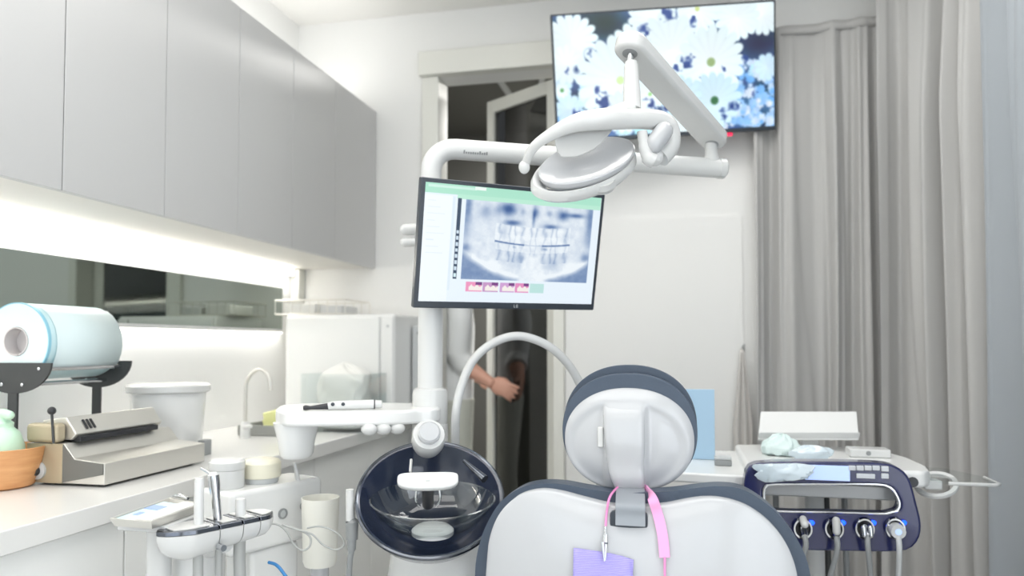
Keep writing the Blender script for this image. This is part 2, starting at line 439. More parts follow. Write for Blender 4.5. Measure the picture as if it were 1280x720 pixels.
MB().span((-1.61, .1 + .62, CZ1 + .0005), (-1.51, 3.1, CZ1 + .022)).build('housing', 'white_metal', t)
MB().span((-1.6, .74, CZ1 + .0225), (-1.52, 3.09, CZ1 + .027)).build('diffuser', 'lamp_diffuser', t)
tag(MB().span((XL + .001, .5, 1.19), (XL + .008, 3.06, 1.379)).build('wall_mirror', 'mirror_glass'), 'long low greenish mirror strip on the wall above the counter', 'mirror')
struct(MB().span((XL + .001, 3.14, 1.0), (XL + .045, 3.195, CZ0 - .002)).build('trim_4', 'trim_white', bev=.004))

# ------------------------------------------------------------------ counter and base cabinets
CT = .79
FXC = -1.171
tag(MB().span((XL + .002, .3, CT - .045), (FXC, YB - .002, CT)).build('countertop', 'quartz', bev=.003), 'long white stone worktop along the wall under the mirror', 'countertop')
bs = [.32, .86, 1.42, 1.9, 2.29, 2.77, 3.195]
bl = ['', 'white base cabinet under the wooden bowl end of the worktop', 'white base cabinet under the heat sealer',
      'white base cabinet behind the cream lidded jar', 'white base cabinet behind the dark spittoon rim', 'white base cabinet at the back wall end of the worktop']
for i in range(1, 6):
    y0, y1 = bs[i], bs[i + 1]
    t = thing('base_cabinet', bl[i], 'cabinet', (-1.47, (y0 + y1) / 2, 0), 'white base cabinets under the worktop')
    MB().span((XL + .004, y0, .09), (-1.215, y1, CT - .047)).build('body', 'white_laminate', t)
    MB().span((XL + .004, y0, 0), (-1.26, y1, .09)).build('plinth', 'light_grey', t)
    MB().span((-1.215, y0 + .0025, .1), (-1.196, y1 - .0025, CT - .052)).build('door', 'white_laminate', t, bev=.0015)

# ------------------------------------------------------------------ pouch roll, holder, heat sealer
RX, RZ, Y0, Y1 = -1.585, 1.128, 1.505, 1.745
t = thing('pouch_roll', 'large pale blue roll of sterilization pouch film on the black stand', 'roll', (RX, 1.62, RZ - .096))
b = MB(); prof = [(.036, 0), (.036, Y1 - Y0), (.094, Y1 - Y0), (.0955, Y1 - Y0 - .004), (.0955, .004), (.094, 0), (.036, 0)]
b.lathe(prof, (RX, Y0, RZ), (0, 1, 0), 64); b.build('film', 'pouch_film', t)
MB().lathe([(.0362, .0), (.094, .0), (.094, -.0015), (.0362, -.0015), (.0362, 0)], (RX, Y0, RZ), (0, 1, 0), 64).build('paper_edge', 'pouch_paper', t)
MB().lathe([(.0935, -.002), (.0962, -.002), (.0962, .006), (.0935, .006)], (RX, Y0, RZ), (0, 1, 0), 64).build('blue_edge', 'pouch_blue', t)
MB().lathe([(.0325, -.004), (.0355, -.004), (.0355, Y1 - Y0 + .006), (.0325, Y1 - Y0 + .006), (.0325, -.004)], (RX, Y0, RZ), (0, 1, 0), 40).build('core', 'cardboard', t)
MB().closed([(.032, .03), (.032, .034)], (RX, Y0, RZ), (0, 1, 0), 32).build('core_plug', 'cardboard', t)
# loose end of the film
pts = [];
b = MB(); rows = []
for i in range(9):
    a = radians(60 - i * 13); r = .0975 + .0022 * i * i / 20
    rows.append((RX + r * cos(a), RZ + r * sin(a)))
vs = [Vector((x, yy, z)) for (x, z) in rows for yy in (Y0 + .02 + 0, Y1 - .003)]
b.add(vs, [(2 * i, 2 * i + 1, 2 * i + 3, 2 * i + 2) for i in range(8)]); b.build('loose_flap', 'pouch_paper', t, solid=.0008)
t = thing('roll_holder', 'black twin plate stand carrying the pouch roll above the heat sealer', 'holder', (RX, 1.62, CT))
for yy in (Y0 - .004, Y1 + .022):
    pl = [(RX + .112 * cos(radians(a)), yy - .006, RZ - .052 + .075 * sin(radians(a))) for a in range(180, 361, 10)]
    o = MB().prism(pl, (0, .006, 0)).build('side_plate', 'black_metal', t, bev=.001)
    for q in ((RX + .078, RZ - .066), (RX - .078, RZ - .066), (RX + .03, RZ - .105), (RX - .03, RZ - .105)):
        MB().closed([(.0045, 0), (.0045, .002), (.003, .003)], (q[0], yy - .006, q[1]), (0, -1, 0), 12).build('screw', 'chrome', o)
    MB().span((RX - .014, yy - .005, CT), (RX + .014, yy + .001, RZ - .11)).build('leg', 'black_metal', t, bev=.001)
for q in ((RX + .078, RZ - .066), (RX - .078, RZ - .066), (RX + .03, RZ - .105)):
    MB().tube([(q[0], Y0 - .004, q[1]), (q[0], Y1 + .02, q[1])], .0055, 12).build('rod', 'chrome', t)
MB().span((RX - .05, Y0 - .02, CT), (RX + .05, Y0 + .012, CT + .006)).build('foot', 'black_metal', t)
MB().span((RX - .05, Y1 + .0, CT), (RX + .05, Y1 + .03, CT + .006)).build('foot', 'black_metal', t)

SY0, SY1, SX0, SX1 = 1.47, 1.84, -1.508, -1.295
t = thing('heat_sealer', 'stainless steel bag sealer with beige end panel beside the wooden bowl', 'sealer', (-1.42, 1.7, CT))
prof = [(SX0, CT + .004), (SX0, CT + .095), (SX0 + .105, CT + .095), (SX0 + .145, CT + .06), (SX1, CT + .052), (SX1, CT + .012), (SX1 - .05, CT + .004)]
prof = [(SX0, CT + .006), (SX0, CT + .098), (SX0 + .10, CT + .098), (SX0 + .13, CT + .064), (SX1, CT + .056), (SX1, CT + .006)]
MB().prism([(x, SY0, z) for x, z in prof], (0, SY1 - SY0, 0)).build('body', 'steel', t, bev=.002)
MB().prism([(x, SY0 - .004, z) for x, z in [(SX0, CT + .006), (SX0, CT + .098), (SX0 + .10, CT + .098), (SX0 + .10, CT + .006)]], (0, .004, 0)).build('end_panel', 'beige_metal', t, bev=.001)
MB().prism([(x, SY0 - .003, z) for x, z in [(SX0 + .10, CT + .008), (SX0 + .10, CT + .096), (SX0 + .13, CT + .062), (SX1 - .003, CT + .055), (SX1 - .003, CT + .03)]], (0, .003, 0)).build('side_plate', 'dark_plate', t)
k = MB().closed([(.021, 0), (.021, .006), (.016, .008)], (SX0 + .035, SY0 - .004, CT + .035), (0, -1, 0), 28).build('dial', 'light_grey', t)
MB().closed([(.012, 0), (.011, .01)], (SX0 + .035, SY0 - .012, CT + .035), (0, -1, 0), 24).build('dial_knob', 'black_plastic', k)
a0 = Vector((SX0 + .055, SY0 - .0, CT + .125)); R_ = Matrix.Rotation(radians(-3), 3, 'X')
arm = MB().prism([(SX0 + .0, SY0 + .02, CT + .104), (SX0 + .02, SY0 + .02, CT + .15), (SX0 + .085, SY0 + .02, CT + .158), (SX0 + .115, SY0 + .02, CT + .118), (SX0 + .1, SY0 + .02, CT + .104)], (0, .30, .0)).build('press_arm', 'steel', t, bev=.003)
for k in range(3):
    MB().box((SX0 + .1025, SY0 + .06 + k * .012, CT + .138), (.003, .005, .026), Matrix.Rotation(radians(-37), 3, 'Y')).build('vent_slot', 'black_plastic', arm)
MB().span((SX0 + .002, SY0 - .012, CT + .1), (SX0 + .09, SY0 + .02, CT + .145)).build('arm_end', 'beige_metal', t, bev=.01)
MB().span((SX0 + .09, SY0 + .03, CT + .099), (SX0 + .118, SY0 + .30, CT + .112)).build('sealing_bar', 'black_plastic', t, bev=.002)
MB().tube([(SX0 + .085, SY0 - .014, CT + .1), (SX0 + .078, SY0 - .014, CT + .172)], .003, 10).build('lever', 'black_metal', t)
MB().ball((SX0 + .078, SY0 - .014, CT + .176), .0095).build('lever_knob', 'black_plastic', t)
MB().span((SX0 - .022, SY0 + .07, CT + .0), (SX0 - .002, SY0 + .2, CT + .13)).build('hinge_block', 'black_metal', t, bev=.008)
for (x, y) in ((SX0 + .03, SY0 + .03), (SX1 - .03, SY0 + .03), (SX0 + .03, SY1 - .03), (SX1 - .03, SY1 - .03)):
    MB().closed([(.011, 0), (.011, .008)], (x, y, CT), (0, 0, 1), 16).build('foot', 'black_plastic', t)

# wooden bowl, mint bottle, clear jar
bc = at(-1, 590, 1.72); bc.z = CT
t = thing('wooden_bowl', 'honey coloured wooden bowl holding a mint bottle', 'bowl', bc)
MB().lathe([(.001, .0), (.064, .0), (.072, .005), (.086, .045), (.096, .092), (.092, .093), (.082, .046), (.066, .012), (.001, .011)], bc, (0, 0, 1), 48).build('shell', 'wood', t)
s_ = MB()
for k in range(7):
    a = radians(-78 + k * 5); rr = .0895
    s_.box(bc + Vector((rr * cos(a), rr * sin(a), .055 + .002 * (k % 3))), (.0015, .0015, .005 + .002 * (k % 2)))
s_.build('engraved_mark', 'beige_metal', t)
bt = bc + Vector((.012, .0, .0115))
t = thing('pump_bottle', 'pale mint green rounded bottle standing in the wooden bowl', 'bottle', bt)
MB().closed([(.03, 0), (.041, .006), (.044, .04), (.041, .085), (.031, .115), (.02, .125), (.017, .13)], bt, (0, 0, 1), 40).build('body', 'mint', t)
MB().closed([(.018, .125), (.019, .137), (.012, .143), (.011, .155)], bt, (0, 0, 1), 28).build('collar', 'mint', t)
MB().capsule(bt + Vector((-.006, 0, .16)), bt + Vector((.026, -.012, .156)), .0105, 16).build('spout', 'mint', t)
jt = Vector((-1.66, 1.475, CT))
t = thing('glass_jar', 'clear glass jar behind the mint bottle', 'jar', jt)
MB().lathe([(.001, .0), (.038, .0), (.041, .01), (.041, .12), (.033, .15), (.033, .175), (.03, .175), (.03, .15), (.038, .118), (.038, .012), (.001, .006)], jt, (0, 0, 1), 40).build('glass_body', 'clear_plastic', t)
MB().closed([(.036, .17), (.036, .19), (.032, .194)], jt, (0, 0, 1), 32).build('lid', 'light_grey', t)

# white lidded tub
tc_ = Vector((-1.525, 1.985, CT))
t = thing('storage_tub', 'white plastic tub with wide rim lid behind the heat sealer', 'tub', tc_)
MB().closed([(.090, .0), (.097, .01), (.106, .15), (.107, .165)], tc_ + Vector((0, 0, .02)), (0, 0, 1), 48, sx=1., sy=1.).build('body', 'unit_white', t)
MB().closed([(.112, .165), (.12, .17), (.12, .186), (.112, .192), (.04, .195)], tc_ + Vector((0, 0, .02)), (0, 0, 1), 48).build('lid', 'white_plastic', t)
for a in (30, 150, 270):
    MB().closed([(.016, 0), (.018, .022)], tc_ + Vector((.06 * cos(radians(a)), .06 * sin(radians(a)), 0)), (0, 0, 1), 20).build('foot', 'mid_grey', t)
tag(MB().span((-1.405, 1.96, CT), (-1.38, 1.995, CT + .045)).build('plug_adapter', 'mid_grey', bev=.003), 'small grey block at the foot of the white lidded tub', 'adapter')

# tap with sponge, bottle and sink tray
tp = aZ(308, 532, CT); tp = Vector((-1.50, 2.36, CT))
t = thing('kitchen_tap', 'slim arched steel tap beside the white sterilizer cabinet', 'tap', tp)
MB().tube(smooth([tp + Vector((0, 0, .0)), tp + Vector((0, 0, .17)), tp + Vector((.012, 0, .215)), tp + Vector((.05, 0, .243)), tp + Vector((.088, 0, .222)), tp + Vector((.1, 0, .17))], 8), .0065, 14).build('spout', 'steel', t)
MB().closed([(.017, 0), (.017, .05), (.012, .058)], tp, (0, 0, 1), 24).build('base', 'white_metal', t)
MB().capsule(tp + Vector((.0, -.01, .04)), tp + Vector((.04, -.03, .046)), .007).build('lever', 'white_metal', t)
sk = thing('sink_tray', 'dark grey draining tray below the arched tap', 'tray', (-1.44, 2.52, CT))
MB().span((-1.57, 2.42, CT), (-1.36, 2.62, CT + .012)).build('base', 'grey_tray', sk, bev=.004)
MB().ring([(-1.57, 2.42, CT + .01), (-1.36, 2.42, CT + .01), (-1.36, 2.62, CT + .01), (-1.57, 2.62, CT + .01)], [(-1.56, 2.43, CT + .01), (-1.37, 2.43, CT + .01), (-1.37, 2.61, CT + .01), (-1.56, 2.61, CT + .01)], (0, 0, .028)).build('rim', 'grey_tray', sk, bev=.002)
tag(MB().box((-1.455, 2.50, CT + .075), (.10, .045, .03), Matrix.Rotation(radians(-14), 3, 'Y')).box((-1.455, 2.50, CT + .048), (.10, .045, .035), Matrix.Rotation(radians(-14), 3, 'Y')).build('sponge', 'yellow_green', bev=.006), 'yellow green sponge tilted in the draining tray', 'sponge')
sb = Vector((-1.40, 2.55, CT + .012))
t = thing('soap_bottle', 'squat white bottle lying beside the yellow sponge', 'bottle', sb)
MB().closed([(.026, 0), (.03, .006), (.03, .05), (.014, .066), (.012, .075)], sb, (0, 0, 1), 28).build('body', 'cream', t)
MB().closed([(.013, .074), (.013, .088)], sb, (0, 0, 1), 20).build('cap', 'white_plastic', t)

# sterilizer cabinet with rack on it
bx0, bx1, by0, by1, bz = -1.60, -1.115, 2.80, 3.17, 1.245
t = thing('sterilizer_cabinet', 'tall white boxy sterilizer standing at the far end of the worktop', 'sterilizer', (-1.4, 3, CT))
MB().span((bx0, by0, CT + .012), (bx1, by1, bz)).build('body', 'unit_white', t, bev=.012)
MB().span((bx0 + .012, by0 - .012, CT + .03), (bx1 - .062, by0 + .002, bz - .012)).build('door', 'unit_white', t, bev=.006)
MB().span((bx1 - .055, by0 - .01, CT + .03), (bx1 - .004, by0 + .002, bz - .012)).build('control_panel', 'unit_white', t, bev=.005)
MB().closed([(.006, 0), (.006, .004)], (bx1 - .025, by0 - .01, bz - .05), (0, -1, 0), 16).build('button', 'light_grey', t)
for (x, y) in ((bx0 + .04, by0 + .04), (bx1 - .04, by0 + .04), (bx0 + .04, by1 - .04), (bx1 - .04, by1 - .04)):
    MB().closed([(.015, 0), (.015, .013)], (x, y, CT), (0, 0, 1), 16).build('foot', 'black_plastic', t)
t = thing('side_box', 'light grey narrow box between the sterilizer and the monitor pole', 'box', (-1.1, 3.08, CT))
MB().span((bx1 + .006, 2.98, CT), (-1.03, 3.16, 1.2)).build('body', 'light_grey', t, bev=.006)
MB().closed([(.005, 0), (.005, .004)], (-1.08, 2.98, 1.17), (0, -1, 0), 12).build('button', 'mid_grey', t)
t = thing('wire_rack', 'low wire basket on top of the white sterilizer', 'rack', (-1.5, 3.0, bz))
def wire(pts, r=.0022, nm='wire'):
    return MB().tube(pts, r, 8).build(nm, 'steel', t)
rx0, rx1, ry0, ry1, z0, z1 = -1.665, -1.345, 2.83, 3.08, bz + .004, bz + .062
for z in (z0, z1):
    wire([(rx0, ry0, z), (rx1, ry0, z), (rx1, ry1, z), (rx0, ry1, z), (rx0, ry0, z)], .003, 'rim_wire')
for i in range(9):
    x = rx0 + (rx1 - rx0) * i / 8; wire([(x, ry0, z1), (x, ry0, z0), (x, ry1, z0), (x, ry1, z1)])
t2 = thing('paper_packet', 'white paper packets lying in the wire basket', 'packet', (-1.5, 2.96, bz + .006))
MB().span((-1.62, 2.87, bz + .008), (-1.50, 3.05, bz + .05)).build('stack', 'matte_white', t2, bev=.004)
MB().span((-1.48, 2.87, bz + .008), (-1.38, 3.03, bz + .04)).build('small_stack', 'white_plastic', t2, bev=.004)

# acrylic box with white gauze in front of it
bp_ = Vector((-1.265, 2.66, CT))
t = thing('acrylic_box', 'clear acrylic box of white gauze in front of the sterilizer', 'box', bp_)
ox, oy, oh = .14, .085, .22
o4 = [bp_ + Vector(q) for q in ((-ox, -oy, 0), (ox, -oy, 0), (ox, oy, 0), (-ox, oy, 0))]
i4 = [bp_ + Vector(q) for q in ((-ox + .004, -oy + .004, 0), (ox - .004, -oy + .004, 0), (ox - .004, oy - .004, 0), (-ox + .004, oy - .004, 0))]
MB().ring(o4, i4, (0, 0, oh)).build('walls', 'clear_plastic', t)
MB().span(bp_ + Vector((-ox, -oy, 0)), bp_ + Vector((ox, oy, .004))).build('base', 'clear_plastic', t)
t = thing('gauze_bag', 'puffy white bag of gauze bulging out of the acrylic box', 'bag', bp_ + Vector((0, 0, .004)))
b = MB(); n = 40
for k in range(26):
    zz = .006 + k * .0102
for k in range(1):
    vs = []; rows = 16
    for i in range(rows):
        z = .006 + .25 * i / (rows - 1); f_ = 1 if i < rows - 3 else (.8, .5, .02)[i - rows + 3]
        for j in range(n):
            a = 2 * pi * j / n; rr = f_ * (1 + .05 * sin(5 * a + i) + .03 * sin(9 * a - 1.7 * i))
            c_, s__ = cos(a), sin(a)
            vs.append(bp_ + Vector((.10 * rr * math.copysign(abs(c_) ** .6, c_), .06 * rr * math.copysign(abs(s__) ** .6, s__), z + .01 * sin(3 * a + 1) * (i > 10))))
    b.add(vs, [(i * n + j, i * n + (j + 1) % n, (i + 1) * n + (j + 1) % n, (i + 1) * n + j) for i in range(rows - 1) for j in range(n)] + [tuple(range(n))])
b.build('film', 'matte_white', t, sub=1)

# ------------------------------------------------------------------ television
def quad_frame(TL, a, bdir):
    a = a.normalized(); bdir = (bdir - a * bdir.dot(a)).normalized(); return a, bdir, a.cross(bdir)
def noise2(W, H, s, seed):
    rs = np.random.RandomState(seed); gw, gh = int(W / s) + 3, int(H / s) + 3; g = rs.rand(gh, gw)
    x = np.arange(W) / s; y = np.arange(H) / s; xi = x.astype(int); yi = y.astype(int); fx = x - xi; fy = y - yi
    fx = fx * fx * (3 - 2 * fx); fy = fy * fy * (3 - 2 * fy); A = g[yi][:, xi]; B = g[yi][:, xi + 1]; C = g[yi + 1][:, xi]; D = g[yi + 1][:, xi + 1]
    return (A * (1 - fx) + B * fx) * (1 - fy)[:, None] + (C * (1 - fx) + D * fx) * fy[:, None]
def tv_picture():
    W, H = 330, 190; X, Y = np.meshgrid(np.linspace(0, 1115, W), np.linspace(0, 585, H))
    im = np.zeros((H, W, 3)); base = np.array([58, 80, 132]) / 255.
    n1 = noise2(W, H, 26, 3)[..., None]; n2 = noise2(W, H, 9, 5)[..., None]; n3 = noise2(W, H, 5, 21)
    im[:] = base * (.45 + .9 * n1) + np.array([0, .09, .02]) * n2
    dk = np.exp(-(((X - 260) / 120) ** 2 + ((Y - 40) / 80) ** 2))[..., None]; im = im * (1 - dk * .9) + dk * .9 * np.array([40, 56, 52]) / 255.
    dk = np.exp(-(((X - 1040) / 110) ** 2 + ((Y - 190) / 80) ** 2))[..., None]; im = im * (1 - dk * .9) + dk * .9 * np.array([44, 44, 72]) / 255.
    rs = np.random.RandomState(11)
    def daisy(cx, cy, R, n, ph, cc, cr, tint, squash=1.0):
        nonlocal im
        dx, dy = X - cx, (Y - cy) / squash; rho = np.hypot(dx, dy); th = np.arctan2(dy, dx) + ph
        edge = R * (.74 + .26 * np.abs(np.cos(th * n / 2)) ** .55 * (.9 + .1 * np.sin(th * 3 + cx)))
        k = np.clip((edge - rho) / 12 + .3, 0, 1)[..., None]
        gap = 1 - .06 * (1 - np.abs(np.cos(th * n / 2)) ** .4) * np.clip(rho / R, 0, 1)
        sh = (.985 + .03 * np.cos(th - 2)) * gap
        e2 = R * (.70 + .26 * np.abs(np.sin(th * n / 2)) ** .55); edge = np.maximum(edge, e2)
        col = np.array(tint)[None, None] * sh[..., None]; col = np.stack([col[..., 0] * (1 - .04 * rho / R), col[..., 1], col[..., 2]], -1)
        im = im * (1 - k) + col * k
        if cr:
            q = np.clip((cr - rho) / 9, 0, 1)[..., None]; im = im * (1 - q) + np.array(cc) * q
    white = (.95, .985, 1.0); bl = (.72, .86, .98)
    for _ in range(150):
        x, y = rs.uniform(800, 1115), rs.uniform(270, 585)
        daisy(x, y, rs.uniform(12, 30), 7, rs.rand() * 6, (.4, .6, .7), 0, (lambda q: (q, .5 + .48 * q, 1.0))(rs.uniform(.45, .92)))
    for _ in range(45):
        x, y = rs.uniform(0, 140), rs.uniform(440, 585)
        daisy(x, y, rs.uniform(10, 26), 7, rs.rand() * 6, 0, 0, (rs.uniform(.45, .85), rs.uniform(.7, .92), 1.0))
    for _ in range(46):
        x, y = rs.uniform(0, 1115), rs.uniform(0, 585)
        if (abs(x - 260) < 130 and y < 110) or (x > 940 and 120 < y < 290): continue
        daisy(x, y, rs.uniform(28, 62), 11, rs.rand() * 6, 0, 0, (rs.uniform(.74, .92), rs.uniform(.88, .97), 1.0))
    for a in [(1080, 300, 70, 9), (60, 440, 80, 10), (1060, 60, 100, 13), (20, 330, 70, 11), (930, 60, 120, 15), (500, 40, 130, 15), (90, 120, 140, 16), (60, 230, 100, 13), (640, 500, 110, 12), (200, 520, 80, 12), (420, 190, 150, 15)]:
        daisy(a[0], a[1], a[2], a[3], a[0], (.55, .75, .55), 0, white if a[2] > 90 else (.84, .93, 1))
    for cx, cy, R in ((470, 110, 34), (590, 50, 40), (180, 190, 34), (110, 255, 22), (710, 80, 26), (240, 440, 44), (230, 370, 22), (490, 480, 56), (670, 270, 40)):
        k = np.clip(1.2 - np.hypot((X - cx) / 1.0 + 14 * (n2[..., 0] - .5), Y - cy) / R, 0, 1)[..., None]; im = im * (1 - k) + np.array([52, 78, 128]) / 255. * k
    R_ = 1
    daisy(730, 10, 130, 17, .3, (.80, .86, .55), 16, white); daisy(330, 320, 235, 19, .1, (.82, .93, .66), 24, white); daisy(590, 190, 185, 17, .7, (.85, .92, .8), 0, white)
    daisy(795, 262, 185, 17, .4, (.60, .70, .48), 26, white); daisy(810, 445, 145, 17, .9, (.22, .44, .27), 25, (.86, .95, 1.0)); daisy(330, 470, 110, 15, .5, (.60, .8, .6), 14, white)
    daisy(30, 350, 40, 9, 0, (.3, .6, .3), 14, white); daisy(480, 395, 90, 13, .2, (.6, .85, .5), 14, white); daisy(640, 420, 110, 13, .6, 0, 0, (.86, .95, 1))
    for cx, cy, R in ((472, 95, 40), (582, 28, 40), (672, 257, 36), (172, 172, 34), (62, 257, 20), (242, 425, 40), (212, 362, 20), (482, 455, 42), (707, 62, 24), (617, 277, 17), (972, 252, 30), (862, 297, 20), (737, 332, 16), (922, 470, 36), (560, 470, 26), (100, 470, 30), (400, 500, 22), (850, 520, 26), (1010, 420, 22)):
        k = np.clip(3.0 - 1.7 * np.hypot(X - cx, (Y - cy) * .85) / R - 3.4 * (n1[..., 0] * .45 + n3 * .55), 0, 1)[..., None]; im = im * (1 - k) + (np.array([36, 62, 128]) / 255. + .10 * n2) * k
    return np.clip(im * 1.0, 0, 1)
tvs = 3.05
Pt = [at(688, 18, tvs)]
a_, b_, n_ = quad_frame(None, Vector((.976, .208, .03)), Vector((.01, .2, -.978)))
S = tvs / 1.7335 * .5
TL = CAM + (Vector((-.273, 1.597, 1.853)) - CAM) * (S / .5)
a_ = (Vector((.216, 1.701, 1.884)) - Vector((-.273, 1.597, 1.853))).normalized(); b_ = Vector((.001, .059, -.2745)).normalized()
b_ = (b_ - a_ * a_.dot(b_)).normalized(); n_ = a_.cross(b_)          # n_ points away from the viewer
if n_.y < 0: n_ = -n_
TW = S; TH = S / 1.781
Rm = frame(a_, n_, -b_)
ctr = TL + a_ * (TW / 2) + b_ * (TH / 2)
t = thing('television', 'wall mounted flat television showing white daisies', 'television', ctr + b_ * (TH / 2))
MB().box(ctr + n_ * .016, (TW, .03, TH), Rm).build('case', 'bezel', t, bev=.004)
MB().box(ctr + n_ * .045, (TW * .7, .04, TH * .6), Rm).build('back_cover', 'black_plastic', t, bev=.012)
bz_ = .011
picture_grid('screen', t, 'tv_screen', TL + a_ * .008 + b_ * .008 - n_ * .0005, a_ * (TW - .016), b_ * (TH - .024), tv_picture())
MB().box(ctr + a_ * (TW * .285) + b_ * (TH / 2 + .006) + n_ * .015, (.035, .012, .012), Rm).build('power_light', 'red_led', t, bev=.002)
t = thing('television_bracket', 'black wall bracket behind the television', 'bracket', (ctr.x, YB, ctr.z - .1))
MB().span((ctr.x - .1, YB - .012, ctr.z - .14), (ctr.x + .1, YB - .0005, ctr.z + .14)).build('wall_plate', 'black_metal', t, bev=.003)
e = ctr + n_ * .066
MB().tube([(ctr.x, YB - .01, ctr.z), e], .022, 16).build('arm', 'black_metal', t)

# ------------------------------------------------------------------ curtains
def curtain(name, label, path, zt, zb, amp, pitch, m, seed, phase=0, band=True):
    rs = random.Random(seed); P = smooth([Vector((x, y, 0)) for x, y in path], 60)
    d = [0]
    for i in range(1, len(P)): d.append(d[-1] + (P[i] - P[i - 1]).length)
    Lg = d[-1]; n = int(Lg / .004); b = MB(); rows = 26; xs = []
    j = 0; ph = phase; pts = []
    # fold phase advances unevenly so the folds differ in width
    k0 = rs.random() * 6
    for i in range(n + 1):
        s = Lg * i / n
        while j < len(d) - 2 and d[j + 1] < s: j += 1
        t_ = (s - d[j]) / max(d[j + 1] - d[j], 1e-6); p = P[j].lerp(P[j + 1], t_); tg = (P[j + 1] - P[j]).normalized()
        ph += (Lg / n) / pitch * 2 * pi * (1 + .45 * sin(s * 17 + k0) + .3 * sin(s * 41 + 2 * k0)); pts.append((p, Vector((tg.y, -tg.x, 0)), tg, s, ph))
    for r in range(rows):
        v = r / (rows - 1); z = zt + (zb - zt) * v
        for (p, q, tg, s, ph) in pts:
            g = min(1, .3 + v * 3.2) if band else .85
            w_ = sin(ph + .5 * sin(v * 3 + s * 9)); w_ = math.copysign(abs(w_) ** .6, w_)
            off = amp * g * w_ * (1 + .25 * sin(s * 23 + k0)) + .010 * sin(ph * 2.3 + v * 2) * g + .02 * v * sin(s * 7 + k0)
            b.v.append(p + q * off + tg * (.012 * sin(ph * .5 + v * 4) * v) + Vector((0, 0, z + .004 * sin(ph) * (r == rows - 1))))
    N = n + 1
    b.f = [(r * N + i, r * N + i + 1, (r + 1) * N + i + 1, (r + 1) * N + i) for r in range(rows - 1) for i in range(n)]
    t = thing(name, label, 'curtain', (P[len(P) // 2].x, P[len(P) // 2].y, zb), 'floor length curtains')
    b.build('cloth', m, t, ang=180)
    # header tape and hooks
    h = MB(); hp = [p + q * (amp * .3 * sin(ph)) + Vector((0, 0, 0)) for (p, q, tg, s, ph) in pts[::6]]
    vs = [];
    for p in hp: vs += [p + Vector((0, -.004, zt - .035)), p + Vector((0, -.004, zt + .002))]
    h.add(vs, [(2 * i, 2 * i + 2, 2 * i + 3, 2 * i + 1) for i in range(len(hp) - 1)]); h.build('header_tape', m, t, solid=.004, ang=180)
    return t
curtain('curtain', 'grey curtain beside the television, hung lowest of the three', [(.30, 3.14), (.5, 3.135), (.82, 3.10)], 2.41, .03, .030, .13, 'curtain_fabric', 4)
curtain('curtain', 'densely pleated grey curtain across the room corner', [(.74, 2.985), (.86, 2.93), (.935, 2.8), (.955, 2.66)], 2.495, .03, .052, .125, 'curtain_fabric', 9, 1.)
curtain('curtain', 'bluish grey smoother curtain at the photo edge', [(.955, 2.62), (.985, 2.3), (.985, 1.7), (.985, 1.0)], 2.56, .03, .02, .22, 'curtain_cool', 5, 2.)
t = thing('curtain_track', 'slim white track carrying the grey curtains', 'curtain rail', (.6, 3.08, 2.55))
MB().tube(smooth([Vector((.3, 3.12, 2.575)), Vector((.75, 3.06, 2.575)), Vector((.93, 2.92, 2.575)), Vector((.985, 2.6, 2.575)), Vector((.99, 1.0, 2.575))], 12), .012, 10).build('rail', 'white_metal', t)
for (x, y) in ((.4, 3.108), (.72, 3.068), (.972, 2.66), (.99, 1.9)):
    MB().span((x - .008, y - .008, 2.57), (x + .008, y + .008, ZC - .001)).build('hanger', 'white_metal', t)
# folded cloth on a wall hook
hk = aY(930, 436, 3.14)
t = thing('wall_hook', 'small grey hook between the white wall and the grey curtain', 'hook', hk)
MB().span((hk.x - .008, YB - .006, hk.z - .012), (hk.x + .008, YB - .0085 + .008, hk.z + .02)).build('plate', 'mid_grey', t, bev=.002)
MB().tube(smooth([(hk.x, YB - .006, hk.z + .01), (hk.x, YB - .045, hk.z - .004), (hk.x, YB - .05, hk.z + .012)], 5), .004, 10).build('hook_arm', 'mid_grey', t)
b = MB(); vs = []; nx = 22
for i in range(26):
    v = i / 25; wd = .012 + .06 * min(1, v * 1.6)
    for j in range(nx):
        q = j / (nx - 1) - .5; vs.append(Vector((hk.x - .006 + q * wd, YB - .05 - .012 * sin(q * 14) * v ** .5, hk.z - .0 - v * .5)))
b.add(vs, [(i * nx + j, i * nx + j + 1, (i + 1) * nx + j + 1, (i + 1) * nx + j) for i in range(25) for j in range(nx - 1)])
tag(b.build('hanging_cloth', 'cloth_grey', solid=.004, ang=180), 'narrow grey cloth hanging from a hook beside the curtain', 'cloth')

# ------------------------------------------------------------------ dental unit column
def plan(px, d, z):
    p = at(px, 431, d); return Vector((p.x, p.y, z))
PD = 1.80
UB = plan(538, PD, 0)
t = thing('dental_unit', 'white dental unit column carrying pole, side tray and cuspidor body', 'dental unit', UB)
cen = Vector((-.55, 1.79, 0))
vs = []; b = MB(); n = 64; rows = [(0, .155, .2), (.02, .16, .205), (.35, .155, .2), (.55, .148, .19), (.655, .135, .17), (.685, .115, .15), (.69, .02, .02)]
for (z, rx, ry) in rows:
    for p in superell(cen.x, cen.y, rx, ry * .92, 3.2, n): vs.append(Vector((p.x, p.z, z)))
b.add(vs, [(i * n + j, i * n + (j + 1) % n, (i + 1) * n + (j + 1) % n, (i + 1) * n + j) for i in range(len(rows) - 1) for j in range(n)] + [tuple(range(n))])
b.build('body', 'unit_white', t)
MB().closed([(.07, .64), (.056, .74), (.044, .84), (.043, .93)], UB, (0, 0, 1), 40).build('neck', 'white_plastic', t)
MB().closed([(.038, .92), (.042, .94), (.043, 1.0), (.04, 1.012), (.034, 1.016)], UB, (0, 0, 1), 40).build('pole_socket', 'white_plastic', t)
pz = at(538, 182, PD).z
